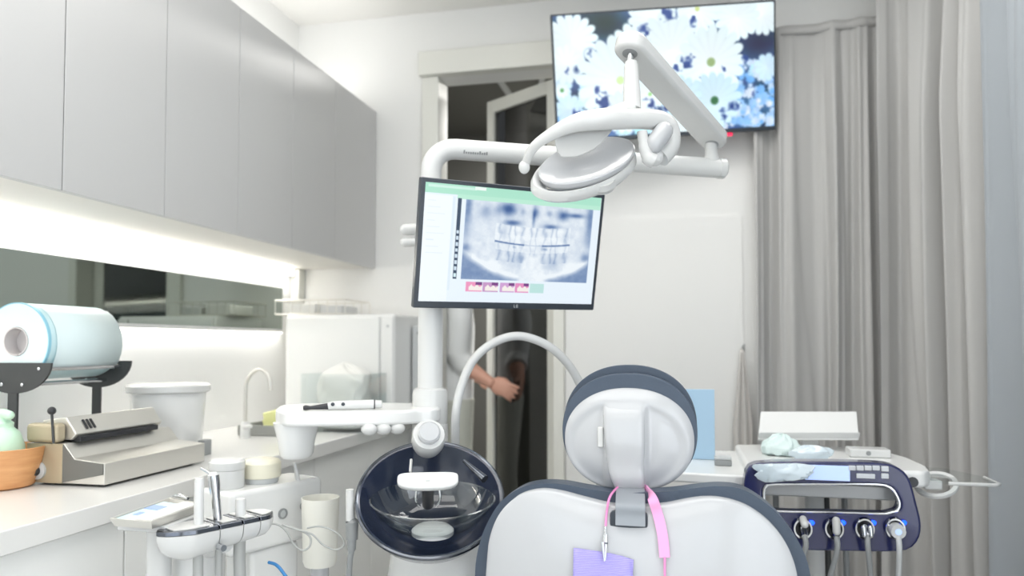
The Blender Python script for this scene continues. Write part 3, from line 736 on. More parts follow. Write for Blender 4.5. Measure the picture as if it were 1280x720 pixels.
MB().tube([UB + Vector((0, 0, 1.0)), UB + Vector((0, 0, pz - .16))], .030, 32).build('pole', 'white_metal', t)
ZT = .972
outl = [plan(px, d, ZT) for px, d in ((352, 1.665), (346, 1.75), (362, 1.86), (430, 1.90), (505, 1.90), (545, 1.88), (552, 1.80), (545, 1.73), (525, 1.71), (500, 1.68), (430, 1.655), (372, 1.64))]
outl = closed_smooth(outl, 5)
MB().prism([p - Vector((0, 0, .034)) for p in outl], (0, 0, .034)).build('tray_table', 'unit_white', t, bev=.008, seg=4)
c = plan(372, 1.72, 0); b = MB()
b.closed([(.030, .86), (.036, .868), (.04, .90), (.05, ZT - .03)], c, (0, 0, 1), 36, sx=1.0, sy=1.2); b.build('tray_leg', 'unit_white', t)
c1, c2 = plan(462, 1.67, ZT - .042), plan(497, 1.69, ZT - .042)
for q in (0, .5, 1):
    MB().ball(c1.lerp(c2, q), (.019, .014, .014), 18).build('grip_lobe', 'white_plastic', t)

# water / suction bow hose
hp = smooth([at(569, 572, 1.79), at(569, 552, 1.775), at(570, 516, 1.76), at(577, 482, 1.77), at(592, 450, 1.78), at(616, 429, 1.79), at(645, 420, 1.8), at(675, 427, 1.81), at(700, 444, 1.82), at(722, 474, 1.84), at(738, 520, 1.86), at(748, 570, 1.88), at(752, 640, 1.9)], 8)
tag(MB().tube(hp, .0105, 16).build('bow_hose', 'white_plastic'), 'thick white hose bowing from the dark spittoon to behind the headrest', 'hose')

# ------------------------------------------------------------------ spittoon
KS = 1.03
def sk(p): return [(r * KS, z * KS) for r, z in p]
sc_ = at(538, 621, 1.50 * KS)
hv = Vector((-sc_.x, -sc_.y, 0)).normalized()
EL = radians(51)
A = hv * cos(EL) + Vector((0, 0, sin(EL)))
t = thing('spittoon', 'dark navy spittoon dish with clear glass bowl tilted on the white unit', 'spittoon', sc_ - Vector((0, 0, .13)))
R0 = .1475   # scaled by sk below
MB().lathe(sk([(.001, -.098), (.05, -.094), (.1, -.072), (.132, -.036), (R0, -.003), (R0 + .001, .002), (R0 - .002, .005), (R0 - .007, .003), (R0 - .012, -.006), (.122, -.034), (.094, -.064), (.05, -.084), (.001, -.088)]), sc_, A, 72).build('dish', 'navy_dish', t)
MB().lathe(sk([(R0 - .0, -.004), (R0 + .0032, .0), (R0 + .0025, .005), (R0 - .001, .0065), (R0 - .004, .005), (R0 - .0, -.004)]), sc_, A, 72).build('rim_ring', 'dark_chrome', t)
A2 = (hv * sin(radians(11)) + Vector((0, 0, cos(radians(11))))).normalized()
gc = at(541, 625, 1.465 * KS)
XR_ = Vector((0, 0, 1)).cross(hv)
gb = MB().lathe(sk([(.001, -.07), (.04, -.068), (.08, -.052), (.108, -.026), (.122, .0), (.1235, .003), (.121, .004), (.106, -.024), (.079, -.049), (.04, -.065), (.001, -.067)]), gc, A2, 72, xref=XR_, sx=1.0, sy=.80).build('glass_bowl', 'clear_glass', t)
MB().lathe(sk([(.1195, .0005), (.123, .0), (.1245, .003), (.121, .0045), (.1195, .0005)]), gc, A2, 72, xref=XR_, sx=1.0, sy=.80).build('bowl_rim', 'clear_plastic', gb)
MB().closed(sk([(.034, -.064), (.041, -.062), (.041, -.054), (.034, -.048), (.012, -.046)]), gc + hv * .033, A2, 40, xref=XR_, sx=1.0, sy=.8).build('drain_cap', 'white_plastic', t)
# white spout plate
pc = at(535, 599, 1.43 * KS); fx = XR_ if XR_.x > 0 else -XR_; nz = (hv * .75 + Vector((0, 0, .66))).normalized(); fy = nz.cross(fx)
if fy.z < 0: fy = -fy
Wp, Hp = .0590 * KS, .0205 * KS; ol = []
for i in range(48):
    a = 2 * pi * i / 48; c_, s__ = cos(a), sin(a); e = 2 / (5.0 if s__ > 0 else 2.7)
    ol.append(pc + fx * (Wp * math.copysign(abs(c_) ** e, c_)) + fy * (Hp * (.85 if s__ > 0 else 1.0) * math.copysign(abs(s__) ** e, s__)))
sp = MB().prism([p - nz * .012 for p in ol], nz * .012).build('spout_plate', 'white_plastic', t, bev=.004)
MB().box(pc + nz * .0005 - fy * .003, (.009, .002, .001), frame(fx, fy, nz)).build('spout_mark', 'light_grey', sp)
for s_ in (-1, 1):
    MB().tube(smooth([pc - nz * .012 + fx * (.022 * s_) - fy * .012, pc - nz * .03 + fx * (.024 * s_) - fy * .03, pc - nz * .045 + fx * (.016 * s_) - fy * .034], 5), .0028, 10).build('water_jet', 'chrome', sp)
MB().tube([pc - nz * .01, pc - nz * .10], .012, 16).build('spout_stem', 'black_plastic', sp)
# nozzle lying at the upper right of the dish
MB().tube([at(580, 576, 1.52 * KS), at(606, 599, 1.475 * KS)], [.004, .0085], 14).build('rinse_nozzle', 'dark_chrome', t)
MB().capsule(at(513, 589, 1.50 * KS), at(514, 575, 1.52 * KS), .003, 12).build('cup_filler', 'white_metal', t)
# knob over the dish
ka = (hv * .86 + Vector((0.05, 0, .45))).normalized(); kc = at(536, 545, 1.50 * KS)
t = thing('cuspidor_knob', 'white round stepped knob at the top edge of the dark spittoon', 'knob', kc)
MB().closed(sk([(.030, -.05), (.034, -.03), (.034, .002), (.031, .010)]), kc, ka, 40).build('skirt', 'white_plastic', t)
MB().closed(sk([(.0225, .008), (.0225, .022), (.019, .026)]), kc, ka, 40).build('cap', 'white_shell', t)
MB().tube([kc - ka * .045, UB + Vector((0, 0, .9))], .022, 20).build('stem', 'white_plastic', t)

# ------------------------------------------------------------------ x-ray monitor
def xray_picture():
    W, H = 300, 188; X, Y = np.meshgrid(np.linspace(0, 1, W), np.linspace(0, 1, H)); im = np.ones((H, W, 3)) * np.array([232, 243, 252]) / 255.
    def rect(x0, x1, y0, y1, c, im=im):
        k = ((X >= x0) & (X < x1) & (Y >= y0) & (Y < y1)); im[k] = np.array(c) / 255.
    g = np.clip((1 - X) * .3, 0, 1)[..., None]
    rect(0, 1, 0, .085, (172, 228, 204)); rect(.015, .27, .012, .035, (205, 240, 226)); rect(.26, .32, .005, .03, (240, 252, 246)); rect(.17, 1, .08, .115, (186, 234, 212))
    rect(0, .145, .10, 1, (240, 248, 254)); rect(.145, .16, .1, .9, (222, 236, 246))
    for i in range(9): rect(.02, .06 + .05 * ((i * 7) % 3) / 2, .14 + i * .055, .146 + i * .055, (226, 237, 246))
    rect(.172, .193, .11, .80, (44, 66, 92))
    for i in range(7): rect(.175, .190, .38 + i * .052, .41 + i * .052, (206, 222, 236))
    rect(.174, .19, .75, .785, (214, 238, 244))
    # the x-ray panel
    x0, x1, y0, y1 = .215, .955, .115, .80; k = (X >= x0) & (X < x1) & (Y >= y0) & (Y < y1); u = (X - x0) / (x1 - x0); v = (Y - y0) / (y1 - y0)
    cu = (u - .53)
    D = .10 + .0 * u                                  # darkness
    def gs(cx, cy, sx, sy, a): return a * np.exp(-(((u - cx) / sx) ** 2 + ((v - cy) / sy) ** 2))
    D = D + gs(.32, .08, .055, .075, 1.0) + gs(.24, .10, .03, .06, .25) + gs(.15, .13, .05, .08, .35) + gs(.53, .10, .025, .07, .65) + gs(.64, .10, .025, .04, .35) + gs(.75, .11, .045, .06, .75) + gs(.86, .10, .07, .03, .75) + gs(.43, .1, .02, .05, .3)
    D = D + gs(.36, .25, .06, .035, .8) + gs(.66, .27, .06, .03, .7) + gs(.52, .18, .012, .12, .5)
    D = D + gs(.02, .08, .03, .2, .55) + gs(.98, .1, .03, .25, .55) + gs(.02, .60, .04, .05, .5) + gs(.97, .66, .04, .06, .5) + gs(.0, .35, .04, .2, .3) + gs(1., .4, .05, .2, .3)
    jaw = .66 + .30 * (1 - (np.abs(cu) / .5) ** 2.0)                  # lower jaw edge
    low = np.clip((v - jaw) / .09, 0, 1); D = D + low * .55
    D = D + gs(.22, .82, .06, .06, -.25) + gs(.86, .82, .06, .07, -.25)
    band = np.exp(-((v - jaw) / .035) ** 2); D = D - .16 * band * (np.abs(cu) < .46)
    bite = .50 + .03 - .42 * cu ** 2
    bl = np.exp(-((v - bite) / .012) ** 2) * ((np.abs(cu) < .30)); D = D + bl * np.where(np.abs(cu) < .07, .15, .75)
    cw = cu + .012 * np.sin(cu * 40) + .006 * np.sin(v * 30 + cu * 55)
    tooth = .5 + .5 * np.cos(cw * 2 * pi / .056); gap = (tooth < .18)
    upper = (v < bite - .01) & (v > bite - .23) & (np.abs(cu) < .30); lower = (v > bite + .01) & (v < bite + .24) & (np.abs(cu) < .29)
    D = np.where(upper, D * .5 - .04 + .13 * np.clip(1 - tooth * 4, 0, 1), D); D = np.where(lower, D * .6 + .0 + .12 * np.clip(1 - tooth * 4, 0, 1), D)
    D = np.where(upper & (v < bite - .11), D + .10 * (1 - tooth), D); D = np.where(lower & (v > bite + .1), D + .12 * (1 - tooth) + .05, D)
    D = D + gs(.40, .56, .03, .015, .45) * (1 - tooth) + gs(.64, .57, .03, .015, .45) * (1 - tooth)
    D = D + gs(.30, .40, .03, .1, .18) + gs(.80, .42, .03, .09, .14) + gs(.40, .72, .06, .08, .18) + gs(.70, .74, .06, .08, .18)
    spw = .055 + .07 * np.clip((v - .55) / .45, 0, 1); sp_ = np.clip((spw - np.abs(cu - .01)) / .03, 0, 1) * np.clip((v - .6) / .1, 0, 1); D = D * (1 - sp_) + .02 * sp_
    D = D + .10 * (noise2(W, H, 7, 4) - .5) + .05 * (noise2(W, H, 3, 8) - .5)
    D = np.clip(D, 0, 1)[..., None]
    xr = np.array([238, 245, 250]) / 255. * (1 - D) + np.array([58, 92, 148]) / 255. * D
    im[k] = xr[k]
    # thumbnails
    for (a, b_, c) in ((.245, .335, (236, 150, 190)), (.338, .425, (196, 150, 196)), (.435, .52, (206, 160, 210)), (.523, .605, (226, 140, 190)), (.61, .695, (188, 226, 222))):
        rect(a, b_, .82, .905, c); u2 = (X - a) / (b_ - a); v2 = (Y - .82) / .085; n = (X >= a) & (X < b_) & (v2 > .25 + .25 * np.abs(np.sin(u2 * 9))) & (v2 < .92) & (u2 > .18) & (a < .6); im[n] = np.array([244, 238, 232]) / 255.
        n = (X >= a + .6 * (b_ - a)) & (X < b_) & (v2 > 0) & (v2 < .3) & (a < .6); im[n] = np.array([120, 60, 130]) / 255.
    return im
mc = [CAM + (Vector(q) - CAM) * .97 for q in ((-.567, 1.598, 1.505), (-.178, 1.912, 1.509), (-.224, 1.955, 1.211), (-.612, 1.641, 1.206))]
a_ = ((mc[1] - mc[0]) + (mc[2] - mc[3])).normalized(); b_ = ((mc[3] - mc[0]) + (mc[2] - mc[1])).normalized(); b_ = (b_ - a_ * a_.dot(b_)).normalized(); n_ = a_.cross(b_)
if n_.y < 0: n_ = -n_
MWd, MH = .5 * .97, .304 * .97; ctr = sum(mc, Vector()) / 4; Rm = frame(a_, n_, -b_); TLm = ctr - a_ * MWd / 2 - b_ * MH / 2
t = thing('xray_monitor', 'black framed monitor showing a dental x-ray, tilted in front of the pole', 'monitor', ctr + b_ * MH / 2)
MB().box(ctr + n_ * .010, (MWd, .02, MH), Rm).build('bezel', 'bezel', t, bev=.003)
MB().box(ctr + n_ * .030, (MWd * .74, .03, MH * .7), Rm).build('back_cover', 'bezel', t, bev=.012)
picture_grid('screen', t, 'monitor_screen', TLm + a_ * .010 + b_ * .010 - n_ * .0006, a_ * (MWd - .02), b_ * (MH - .026), xray_picture())
lg = MB(); lc = ctr + b_ * (MH / 2 - .0075) - n_ * .0006 + a_ * .012
def glyph(bars, o, s):
    for (x0, y0, x1, y1) in bars: lg.box(o + a_ * ((x0 + x1) / 2 * s) - b_ * ((y0 + y1) / 2 * s), ((x1 - x0) * s, .0006, (y1 - y0) * s), Rm)
glyph([(0, 0, .2, 1), (.2, 0, .65, .2)], lc + b_ * .003, .0065)                                         # L
glyph([(0, 0, .2, 1), (.2, 0, .75, .2), (.2, .8, .75, 1), (.55, .2, .75, .5), (.4, .4, .6, .58)], lc + b_ * .003 + a_ * .0062, .0065)   # G
lg.build('logo', 'light_grey', t)
pole_at = UB + Vector((0, 0, ctr.z + .01))
t = thing('monitor_bracket', 'white swivel arm holding the x-ray monitor to the pole', 'bracket', pole_at)
MB().closed([(.040, -.035), (.040, .035)], pole_at, (0, 0, 1), 32).build('clamp', 'white_plastic', t, bev=.003)
e = ctr + n_ * .05
MB().tube(smooth([pole_at + (e - pole_at) * .0, pole_at.lerp(e + n_ * .06, .6), e + n_ * .03, e], 6), .018, 16).build('arm', 'white_plastic', t)
MB().box(e, (.1, .012, .1), Rm).build('mount_plate', 'black_metal', t, bev=.003)
for (px, py, r) in ((507, 287, .014), (506, 303, .011)):
    q = at(px, py, 1.80); b = MB(); b.capsule(q, Vector((UB.x, UB.y, q.z + .004)), r, 16); b.build('clamp_knob', 'white_plastic', t)

# ------------------------------------------------------------------ operating light
top = UB + Vector((0, 0, pz))
E1 = at(903, 211, 1.96)
t = thing('operating_light', 'white swivelling operating light on its long arm from the pole', 'dental light', UB + Vector((0, 0, pz - .16)))
dirh = (E1 - top).normalized()
rise = UB + Vector((0, 0, pz - .165))
bend = [rise, UB + Vector((0, 0, pz - .06))]
for i in range(1, 8):
    a = i / 8 * pi / 2; bend.append(UB + Vector((0, 0, pz - .06)) + Vector((0, 0, .06 * sin(a))) + dirh * (.06 * (1 - cos(a))))
bend += [top + dirh * .06, E1]
main = MB().tube(bend, .0252, 28).build('support_arm', 'white_metal', t)
MB().closed([(.033, -.02), (.033, .02)], rise, (0, 0, 1), 32).build('collar', 'white_plastic', t, bev=.003)
MB().closed([(.0265, -.012), (.0265, .004), (.02, .009)], E1, dirh, 28).build('end_cap', 'white_plastic', t)
# grey maker's lettering on the arm (too blurred to read)
lg = MB(); front = (CAM - top); side = (front - dirh * front.dot(dirh)).normalized(); upv = dirh.cross(side)
if upv.z < 0: upv = -upv
hs = [.9, .5, .5, .5, .55, .5, .5, .85, .5, .6, .8]; 
l0 = (at(581, 184, 1.80) - top).dot(dirh)
for i, h_ in enumerate(hs):
    th = -.35; ax_ = top + dirh * (l0 + i * .0056); nn = side * cos(th) + upv * sin(th); tt = upv * cos(th) - side * sin(th)
    lg.box(ax_ + nn * .0253 + tt * (h_ * .005), (.0036, .0006, h_ * .010), frame(dirh, nn, tt))
lg.build('lettering', 'mid_grey', t)
J = at(889, 188, 1.955); S1 = at(891, 172, 1.955); S0 = at(789, 58, 1.66)
MB().closed([(.02, 0), (.02, .03), (.016, .05), (.016, .075)], J - Vector((0, 0, .055)), (0, 0, 1), 28).build('post', 'white_plastic', t)
dv = (S0 - S1).normalized(); wv_ = dv.cross(Vector((0, 0, 1))).normalized(); wv_ = Vector((0, 0, 1)).cross(dv).normalized(); nv = dv.cross(wv_)
def armplate(a, b, hw, th):
    ol = []
    for i in range(17):
        q = pi / 2 + pi * i / 16; ol.append(a + dv * (cos(q) * hw) + wv_ * (sin(q) * hw))
    for i in range(17):
        q = -pi / 2 + pi * i / 16; ol.append(b + dv * (cos(q) * hw) + wv_ * (sin(q) * hw))
    return [p - nv * th / 2 for p in ol], nv * th
pl, vv = armplate(S1, S0, .036, .038)
sa = MB().prism(pl, vv).build('spring_arm', 'white_plastic', t, bev=.01, seg=4)
dn = nv if nv.z < 0 else -nv
for q in (S0, S1):
    MB().closed([(.017, 0), (.017, .0015)], q + dn * .0185, dn, 28).build('joint_recess', 'mid_grey', sa)
    MB().closed([(.0075, 0), (.0075, .03)], q + dn * .010, Vector((0, 0, -1)), 18).build('joint_pin', 'chrome', sa)
D0 = at(789, 84, 1.63); D1 = at(790, 138, 1.60)
MB().tube([D0 + Vector((0, 0, .012)), D0, D0.lerp(D1, .3), D0.lerp(D1, .55), D1], [.013, .0155, .0165, .0185, .0195], 24).build('drop_stem', 'white_plastic', t)
LD = 1.575
def lp(x, y, d=LD):  # points read in the lamp close-up
    return at(640 + x * .18057, 110 + y * .18057, d)
# yoke arch sweeping from the left rim over the head to the right pivot
arch = smooth([lp(95, 520), lp(150, 410, 1.55), lp(290, 310, 1.53), lp(450, 240, 1.52), lp(640, 215, 1.53), lp(800, 215, 1.55), lp(930, 215, 1.57), lp(1030, 235, 1.59), lp(1085, 300, 1.6), lp(1085, 400, 1.6), lp(1020, 480, 1.59)], 7)
k = len(arch); rs = []
for i in range(k):
    q = i / (k - 1); rs.append(.0085 + .014 * math.exp(-((q - .42) / .22) ** 2) + .0145 * min(1, max(0, (q - .5) / .25)))
MB().tube(arch, rs, 20).build('yoke', 'white_plastic', t)
arch2 = smooth([D1 + Vector((0, 0, .004)), lp(720, 180, 1.59), lp(620, 205, 1.56), lp(500, 240, 1.535)], 6)
MB().tube(arch2, [.0205 - .004 * i / (len(arch2) - 1) for i in range(len(arch2))], 20).build('neck_bracket', 'white_plastic', t)
MB().capsule(lp(985, 390, 1.56), lp(1050, 300, 1.565), .020, 20).build('pivot_housing', 'white_shell', t)
MB().tube(smooth([lp(900, 300, 1.56), lp(915, 400, 1.56), lp(945, 480, 1.56), lp(985, 505, 1.56)], 5), [.011] * 5 + [.013] * 5 + [.016] * 6, 18).build('pivot_arm', 'white_plastic', t)
MB().ball(lp(985, 480, 1.575), (.02, .018, .019), 22).build('pivot_cap', 'white_plastic', t)
MB().ball(lp(85, 548, 1.575), (.0122, .012, .0145), 20).build('handle_knob', 'white_plastic', t)
# reflector: oval dish
cx = lp(520, 500, 1.575); la = (lp(868, 335, 1.61) - lp(190, 612, 1.545)).normalized()
vw = (CAM - cx).normalized(); sh = la.cross(vw).normalized()
if sh.z < 0: sh = -sh
tilt = radians(48); nn = (vw * cos(tilt) - sh * sin(tilt) * -1).normalized(); sv = la.cross(nn).normalized()
if sv.z < 0: sv = -sv
nn = sv.cross(la); nn = nn if nn.dot(vw) > 0 else -nn
RL, RS = .113, .068
MB().lathe([(.001, .012), (.6, .010), (.9, .004), (.99, .0015), (1.0, -.003), (.99, -.008), (.8, -.022), (.45, -.034), (.001, -.038)], cx, nn, 72, xref=la, sx=1, sy=1) if False else None
b = MB(); n = 72; prof = [(.002, -.010), (.5, -.008), (.85, -.002), (.97, .003), (1.0, .001), (1.0, -.006), (.95, -.018), (.7, -.036), (.3, -.044), (.002, -.045)]; vs = []
for r, z in prof:
    for j in range(n):
        a = 2 * pi * j / n; vs.append(cx + la * (cos(a) * r * RL) + sv * (sin(a) * r * RS) + nn * z)
b.add(vs, [(i * n + j, i * n + (j + 1) % n, (i + 1) * n + (j + 1) % n, (i + 1) * n + j) for i in range(len(prof) - 1) for j in range(n)])
b.build('reflector', 'white_shell', t)
b = MB(); vs = []; prof = [(.90, -.007), (1.0, .003), (1.05, .004), (1.10, -.004), (1.11, -.016), (1.02, -.026), (.8, -.034), (.8, -.02), (.90, -.007)]
c2 = cx - la * .010 - nn * .0015 - sv * .002
for r, z in prof:
    for j in range(n):
        a = 2 * pi * j / n; vs.append(c2 + la * (cos(a) * r * RL) + sv * (sin(a) * r * RS) + nn * (z - .012))
b.add(vs, [(i * n + j, i * n + (j + 1) % n, (i + 1) * n + (j + 1) % n, (i + 1) * n + j) for i in range(len(prof) - 1) for j in range(n)])
b.build('rim_guard', 'white_plastic', t)
# lamp housing in front of the reflector
b = MB(); hl = [lp(300, 330, 1.53), lp(312, 440, 1.535), lp(350, 478, 1.53), lp(470, 470, 1.53), lp(590, 410, 1.54), lp(665, 330, 1.55), lp(690, 270, 1.56), lp(560, 235, 1.55), lp(400, 255, 1.54)]
hl = closed_smooth(hl, 4); back = (cx - CAM).normalized()
b.prism(hl, back * .05); b.build('lamp_housing', 'shell_grey', t, bev=.006)
MB().closed([(.03, .0), (.034, -.012), (.03, -.022)], cx - la * .0 + sv * -.052 - nn * .015, nn, 30).build('sensor_boss', 'shell_grey', t)

# ------------------------------------------------------------------ dental chair
CY = 1.36
def cp(px, py, y=CY): return aY(px, py, y)
t = thing('dental_chair', 'white shelled dental chair with navy upholstery seen from behind', 'dental chair', (-.06, 1.75, 0))
sh_px = [(609, 697), (612, 673), (619, 652), (629, 636), (643, 623), (658, 616), (678, 613), (701, 616), (724, 622), (756, 630), (781, 633), (806, 633), (833, 631), (864, 625), (888, 623), (911, 626), (934, 634), (958, 650), (977, 671), (989, 693), (997, 722), (1001, 770), (998, 840), (970, 930), (900, 985), (800, 995), (710, 985), (640, 930), (613, 840), (606, 760)]
outl = closed_smooth([cp(*p) for p in sh_px], 4)
cc = cp(804, 800)
def hback(t_, q): return .045 * (1 - t_ ** 2.4) ** .8 if t_ < 1 else 0.0
sb_ = MB().dome(outl, cc, (0, -1, 0), hback, .03, 18)
shell_bvh = sb_.bvh()
sb_.build('back_shell', 'white_shell', t, ang=50)
dk_px = [(601, 720), (603, 690), (610, 662), (620, 640), (632, 622), (647, 610), (664, 602), (684, 599), (709, 600), (736, 605), (771, 610), (806, 610), (841, 608), (872, 604), (899, 602), (923, 605), (946, 617), (969, 636), (989, 662), (1001, 685), (1008, 712), (1012, 760), (1008, 840), (978, 935), (905, 995), (800, 1005), (705, 995), (632, 935), (606, 840), (600, 760)]
ol = closed_smooth([aY(x, y, 1.43) for x, y in dk_px], 4); c_ = aY(804, 800, 1.43)
MB().dome(ol, c_, (0, 1, 0), lambda q, p: .05 * (1 - q ** 3) if q < 1 else 0, .045, 12).build('back_upholstery', 'navy_leather', t, ang=60, bev=0)
def on_shell(px, py, off=.003):
    r = ray(px, py); h = shell_bvh.ray_cast(CAM, r.normalized())
    p = h[0] if h[0] is not None else cp(px, py)
    return p - r.normalized() * off
# slot with bracket
slp = [on_shell(764 + 44 * i / 3, 640 + 22 * j, .0) for j in (0, 1) for i in (0, 3)]
sc0 = on_shell(786, 651, 0)
ol = [p + Vector((0, 0, 0)) for p in superell(sc0.x, sc0.z, .0335, .0175, 6, 48, sc0.y - .0045)]
MB().prism(ol, (0, .012, 0)).build('bracket_slot', 'bezel', t, bev=.002)
hw = .0262
bp0 = [at(788, 606, 1.403), on_shell(788, 628, .012), on_shell(788, 645, .008), on_shell(788, 657, .007)]
bp0 = smooth(bp0, 5); b = MB(); vs = []
for p in bp0:
    for (dx, dy) in ((-hw, -.004), (hw, -.004), (hw, .004), (-hw, .004)): vs.append(p + Vector((dx, dy, 0)))
k = len(bp0); b.add(vs, [(4 * i + j, 4 * i + (j + 1) % 4, 4 * i + 4 + (j + 1) % 4, 4 * i + 4 + j) for i in range(k - 1) for j in range(4)] + [(0, 1, 2, 3), tuple(4 * k - 4 + j for j in range(4))])
b.build('headrest_bracket', 'strap_grey', t, bev=.0012)
# headrest
HY = 1.435
hc = aY(785.5, 549.5, HY); pxm = (aY(786.5, 549.5, HY) - hc).x
hr = (81 * pxm, 65 * pxm)
def hhead(t_, q):
    z = .034 * (1 - t_ ** 2.2) ** .75 if t_ < 1 else 0
    uu = abs(q.x - hc.x + .004) / hr[0]; vv_ = (q.z - hc.z) / hr[1]
    m1 = 1 / (1 + math.exp(-(uu - .32) * 60)); m2 = 1 / (1 + math.exp((math.hypot(uu / .9, (vv_ + .12) / .86) - .98) * 26))
    return z - .011 * m1 * m2
b = MB().dome(superell(hc.x, hc.z, hr[0], hr[1], 2.15, 160, HY), hc, (0, -1, 0), hhead, .012, 60)
b.build('headrest_shell', 'white_shell', t, ang=50)
hb = b.bvh()
c2 = aY(786.5, 538, HY + .02); q2 = 1.02
MB().dome(superell(c2.x, c2.z, 83.5 * pxm * 1.013, 72.5 * pxm * 1.013, 2.2, 120, HY + .02), c2, (0, 1, 0), lambda q, p: .01 * (1 - q ** 6) if q < 1 else 0, .018, 8).build('headrest_band', 'navy_leather', t, ang=60, bev=.004)
c3 = aY(787.5, 530, HY + .055)
MB().dome(superell(c3.x, c3.z, 82.5 * pxm * 1.03, 75.5 * pxm * 1.03, 2.2, 120, HY + .055), c3, (0, 1, 0), lambda q, p: .05 * (1 - q ** 2.6) if q < 1 else 0, .022, 12).build('headrest_cushion', 'navy_leather', t, ang=70, bev=.009)
# spine of the headrest
def on_head(px, py, off):
    r = ray(px, py).normalized(); h = hb.ray_cast(CAM, r)
    return (h[0] if h[0] is not None else aY(px, py, HY - .02)) - r * off
sp_pts = smooth([on_head(780, 498, -.018), on_head(780, 515, -.007), on_head(780, 532, -.004), on_head(781, 556, -.001), at(782, 580, 1.388), at(784, 598, 1.388), at(787, 611, 1.396)], 6)
b = MB(); vs = []; k = len(sp_pts)
for i, p in enumerate(sp_pts):
    hw_ = .0395 - .0115 * (i / (k - 1)) ** 2; m = 14
    for j in range(m):
        a = 2 * pi * j / m; c_, s__ = cos(a), sin(a)
        vs.append(p + Vector((hw_ * math.copysign(abs(c_) ** .5, c_), .009 * math.copysign(abs(s__) ** .8, s__) - .0005, 0)))
b.add(vs, [(i * m + j, i * m + (j + 1) % m, (i + 1) * m + (j + 1) % m, (i + 1) * m + j) for i in range(k - 1) for j in range(m)] + [tuple(range(m)), tuple((k - 1) * m + j for j in range(m))])
b.build('headrest_spine', 'white_shell', t, ang=50, bev=0)
q = on_head(751, 546, .0)
MB().box(q + Vector((0, -.001, 0)), (.0115, .012, .039)).build('headrest_button', 'white_plastic', t, bev=.003)
# seat, footrest and pedestal ahead of the back
b = MB(); prof = [(1.5, .56), (1.62, .50), (1.85, .47), (2.05, .50), (2.3, .53), (2.75, .47), (2.95, .45)]
pts = smooth([Vector((-.06, y, z)) for y, z in prof], 6); vs = []; m = 20; k = len(pts)
for i, p in enumerate(pts):
    f_ = i / (k - 1); hw_ = .27 - .05 * f_; th = .05 * (1 - .3 * f_) * min(1, .35 + min(i, k - 1 - i) * .3)
    for j in range(m):
        a = 2 * pi * j / m; c_, s__ = cos(a), sin(a); vs.append(p + Vector((hw_ * math.copysign(abs(c_) ** .4, c_), 0, th * math.copysign(abs(s__) ** .7, s__))))
b.add(vs, [(i * m + j, i * m + (j + 1) % m, (i + 1) * m + (j + 1) % m, (i + 1) * m + j) for i in range(k - 1) for j in range(m)] + [tuple(range(m)), tuple((k - 1) * m + j for j in range(m))])
b.build('seat', 'navy_leather', t, ang=70)
MB().span((-.2, 1.6, .28), (.08, 2.3, .45)).build('seat_base', 'white_shell', t, bev=.03)
MB().span((-.15, 1.7, .05), (.03, 2.1, .3)).build('pedestal', 'white_shell', t, bev=.03)
MB().span((-.26, 1.5, 0), (.14, 2.3, .055)).build('foot_plate', 'white_shell', t, bev=.02)
MB().span((-.14, 1.47, .40), (.02, 1.66, .62)).build('back_hinge', 'white_shell', t, bev=.03)

# bib clip strap and bib
t = thing('bib_clip_strap', 'pink bib neck strap with metal clip hung over the headrest bracket', 'bib strap', on_shell(786, 640, 0))
def ribbon(pts, w0, name, m, th=.0016, par=None):
    P = smooth(pts, 8); k = len(P); b = MB(); vs = []
    for i, p in enumerate(P):
        ww = w0(i / (k - 1)); T = (P[min(i + 1, k - 1)] - P[max(i - 1, 0)]).normalized(); X = T.cross(Vector((0, -1, 0))).normalized(); N = X.cross(T)
        vs += [p - X * ww - N * th, p + X * ww - N * th, p + X * ww + N * th, p - X * ww + N * th]
    b.add(vs, [(4 * i + j, 4 * i + (j + 1) % 4, 4 * i + 4 + (j + 1) % 4, 4 * i + 4 + j) for i in range(k - 1) for j in range(4)] + [(0, 1, 2, 3), tuple(4 * k - 4 + j for j in range(4))])
    return b.build(name, m, par, ang=60)
ribbon([at(800, 606, 1.398), at(808, 611, 1.383), on_shell(815, 622, .012), on_shell(822, 642, .006), on_shell(828, 668, .005), on_shell(831, 697, .006)], lambda q: .0035 + .0055 * min(1, q * 2.2), 'pad', 'pink', .0016, t)
MB().tube(smooth([on_shell(831, 696, .006), on_shell(831, 712, .006), on_shell(831, 740, .006), on_shell(826, 790, .006)], 5), .0021, 10).build('cord', 'pink_cord', t)
MB().tube(smooth([at(776, 607, 1.398), at(770, 611, 1.383), on_shell(762, 622, .012), on_shell(758.5, 640, .006), on_shell(757, 659, .006)], 6), .0022, 10).build('cord', 'pink_cord', t)
MB().tube(smooth([at(776, 607, 1.398), at(781, 606, 1.412), at(790, 605, 1.415), at(800, 606, 1.398)], 5), .0022, 10).build('cord', 'pink_cord', t)
k0, k1, k2 = on_shell(757, 658, .007), on_shell(756.5, 680, .008), on_shell(756, 701, .010)
cl_ = MB().tube([k0, k0.lerp(k1, .45)], [.0022, .0026], 10).build('clip', 'chrome', t)
MB().tube([k0.lerp(k1, .45), k1, k2], [.0036, .0042, .0016], 8, flat=.45).build('jaw', 'chrome', cl_)
MB().tube([k1 + Vector((-.004, -.003, .004)), k2 + Vector((-.0005, -.003, 0))], [.0034, .0012], 8, flat=.5).build('jaw', 'chrome', cl_)
MB().tube([k1 + Vector((-.0055, -.002, .002)), k1 + Vector((.005, -.002, .002))], .0016, 10).build('hinge_pin', 'dark_chrome', cl_)
b = MB(); nx, nz_ = 28, 22; vs = []
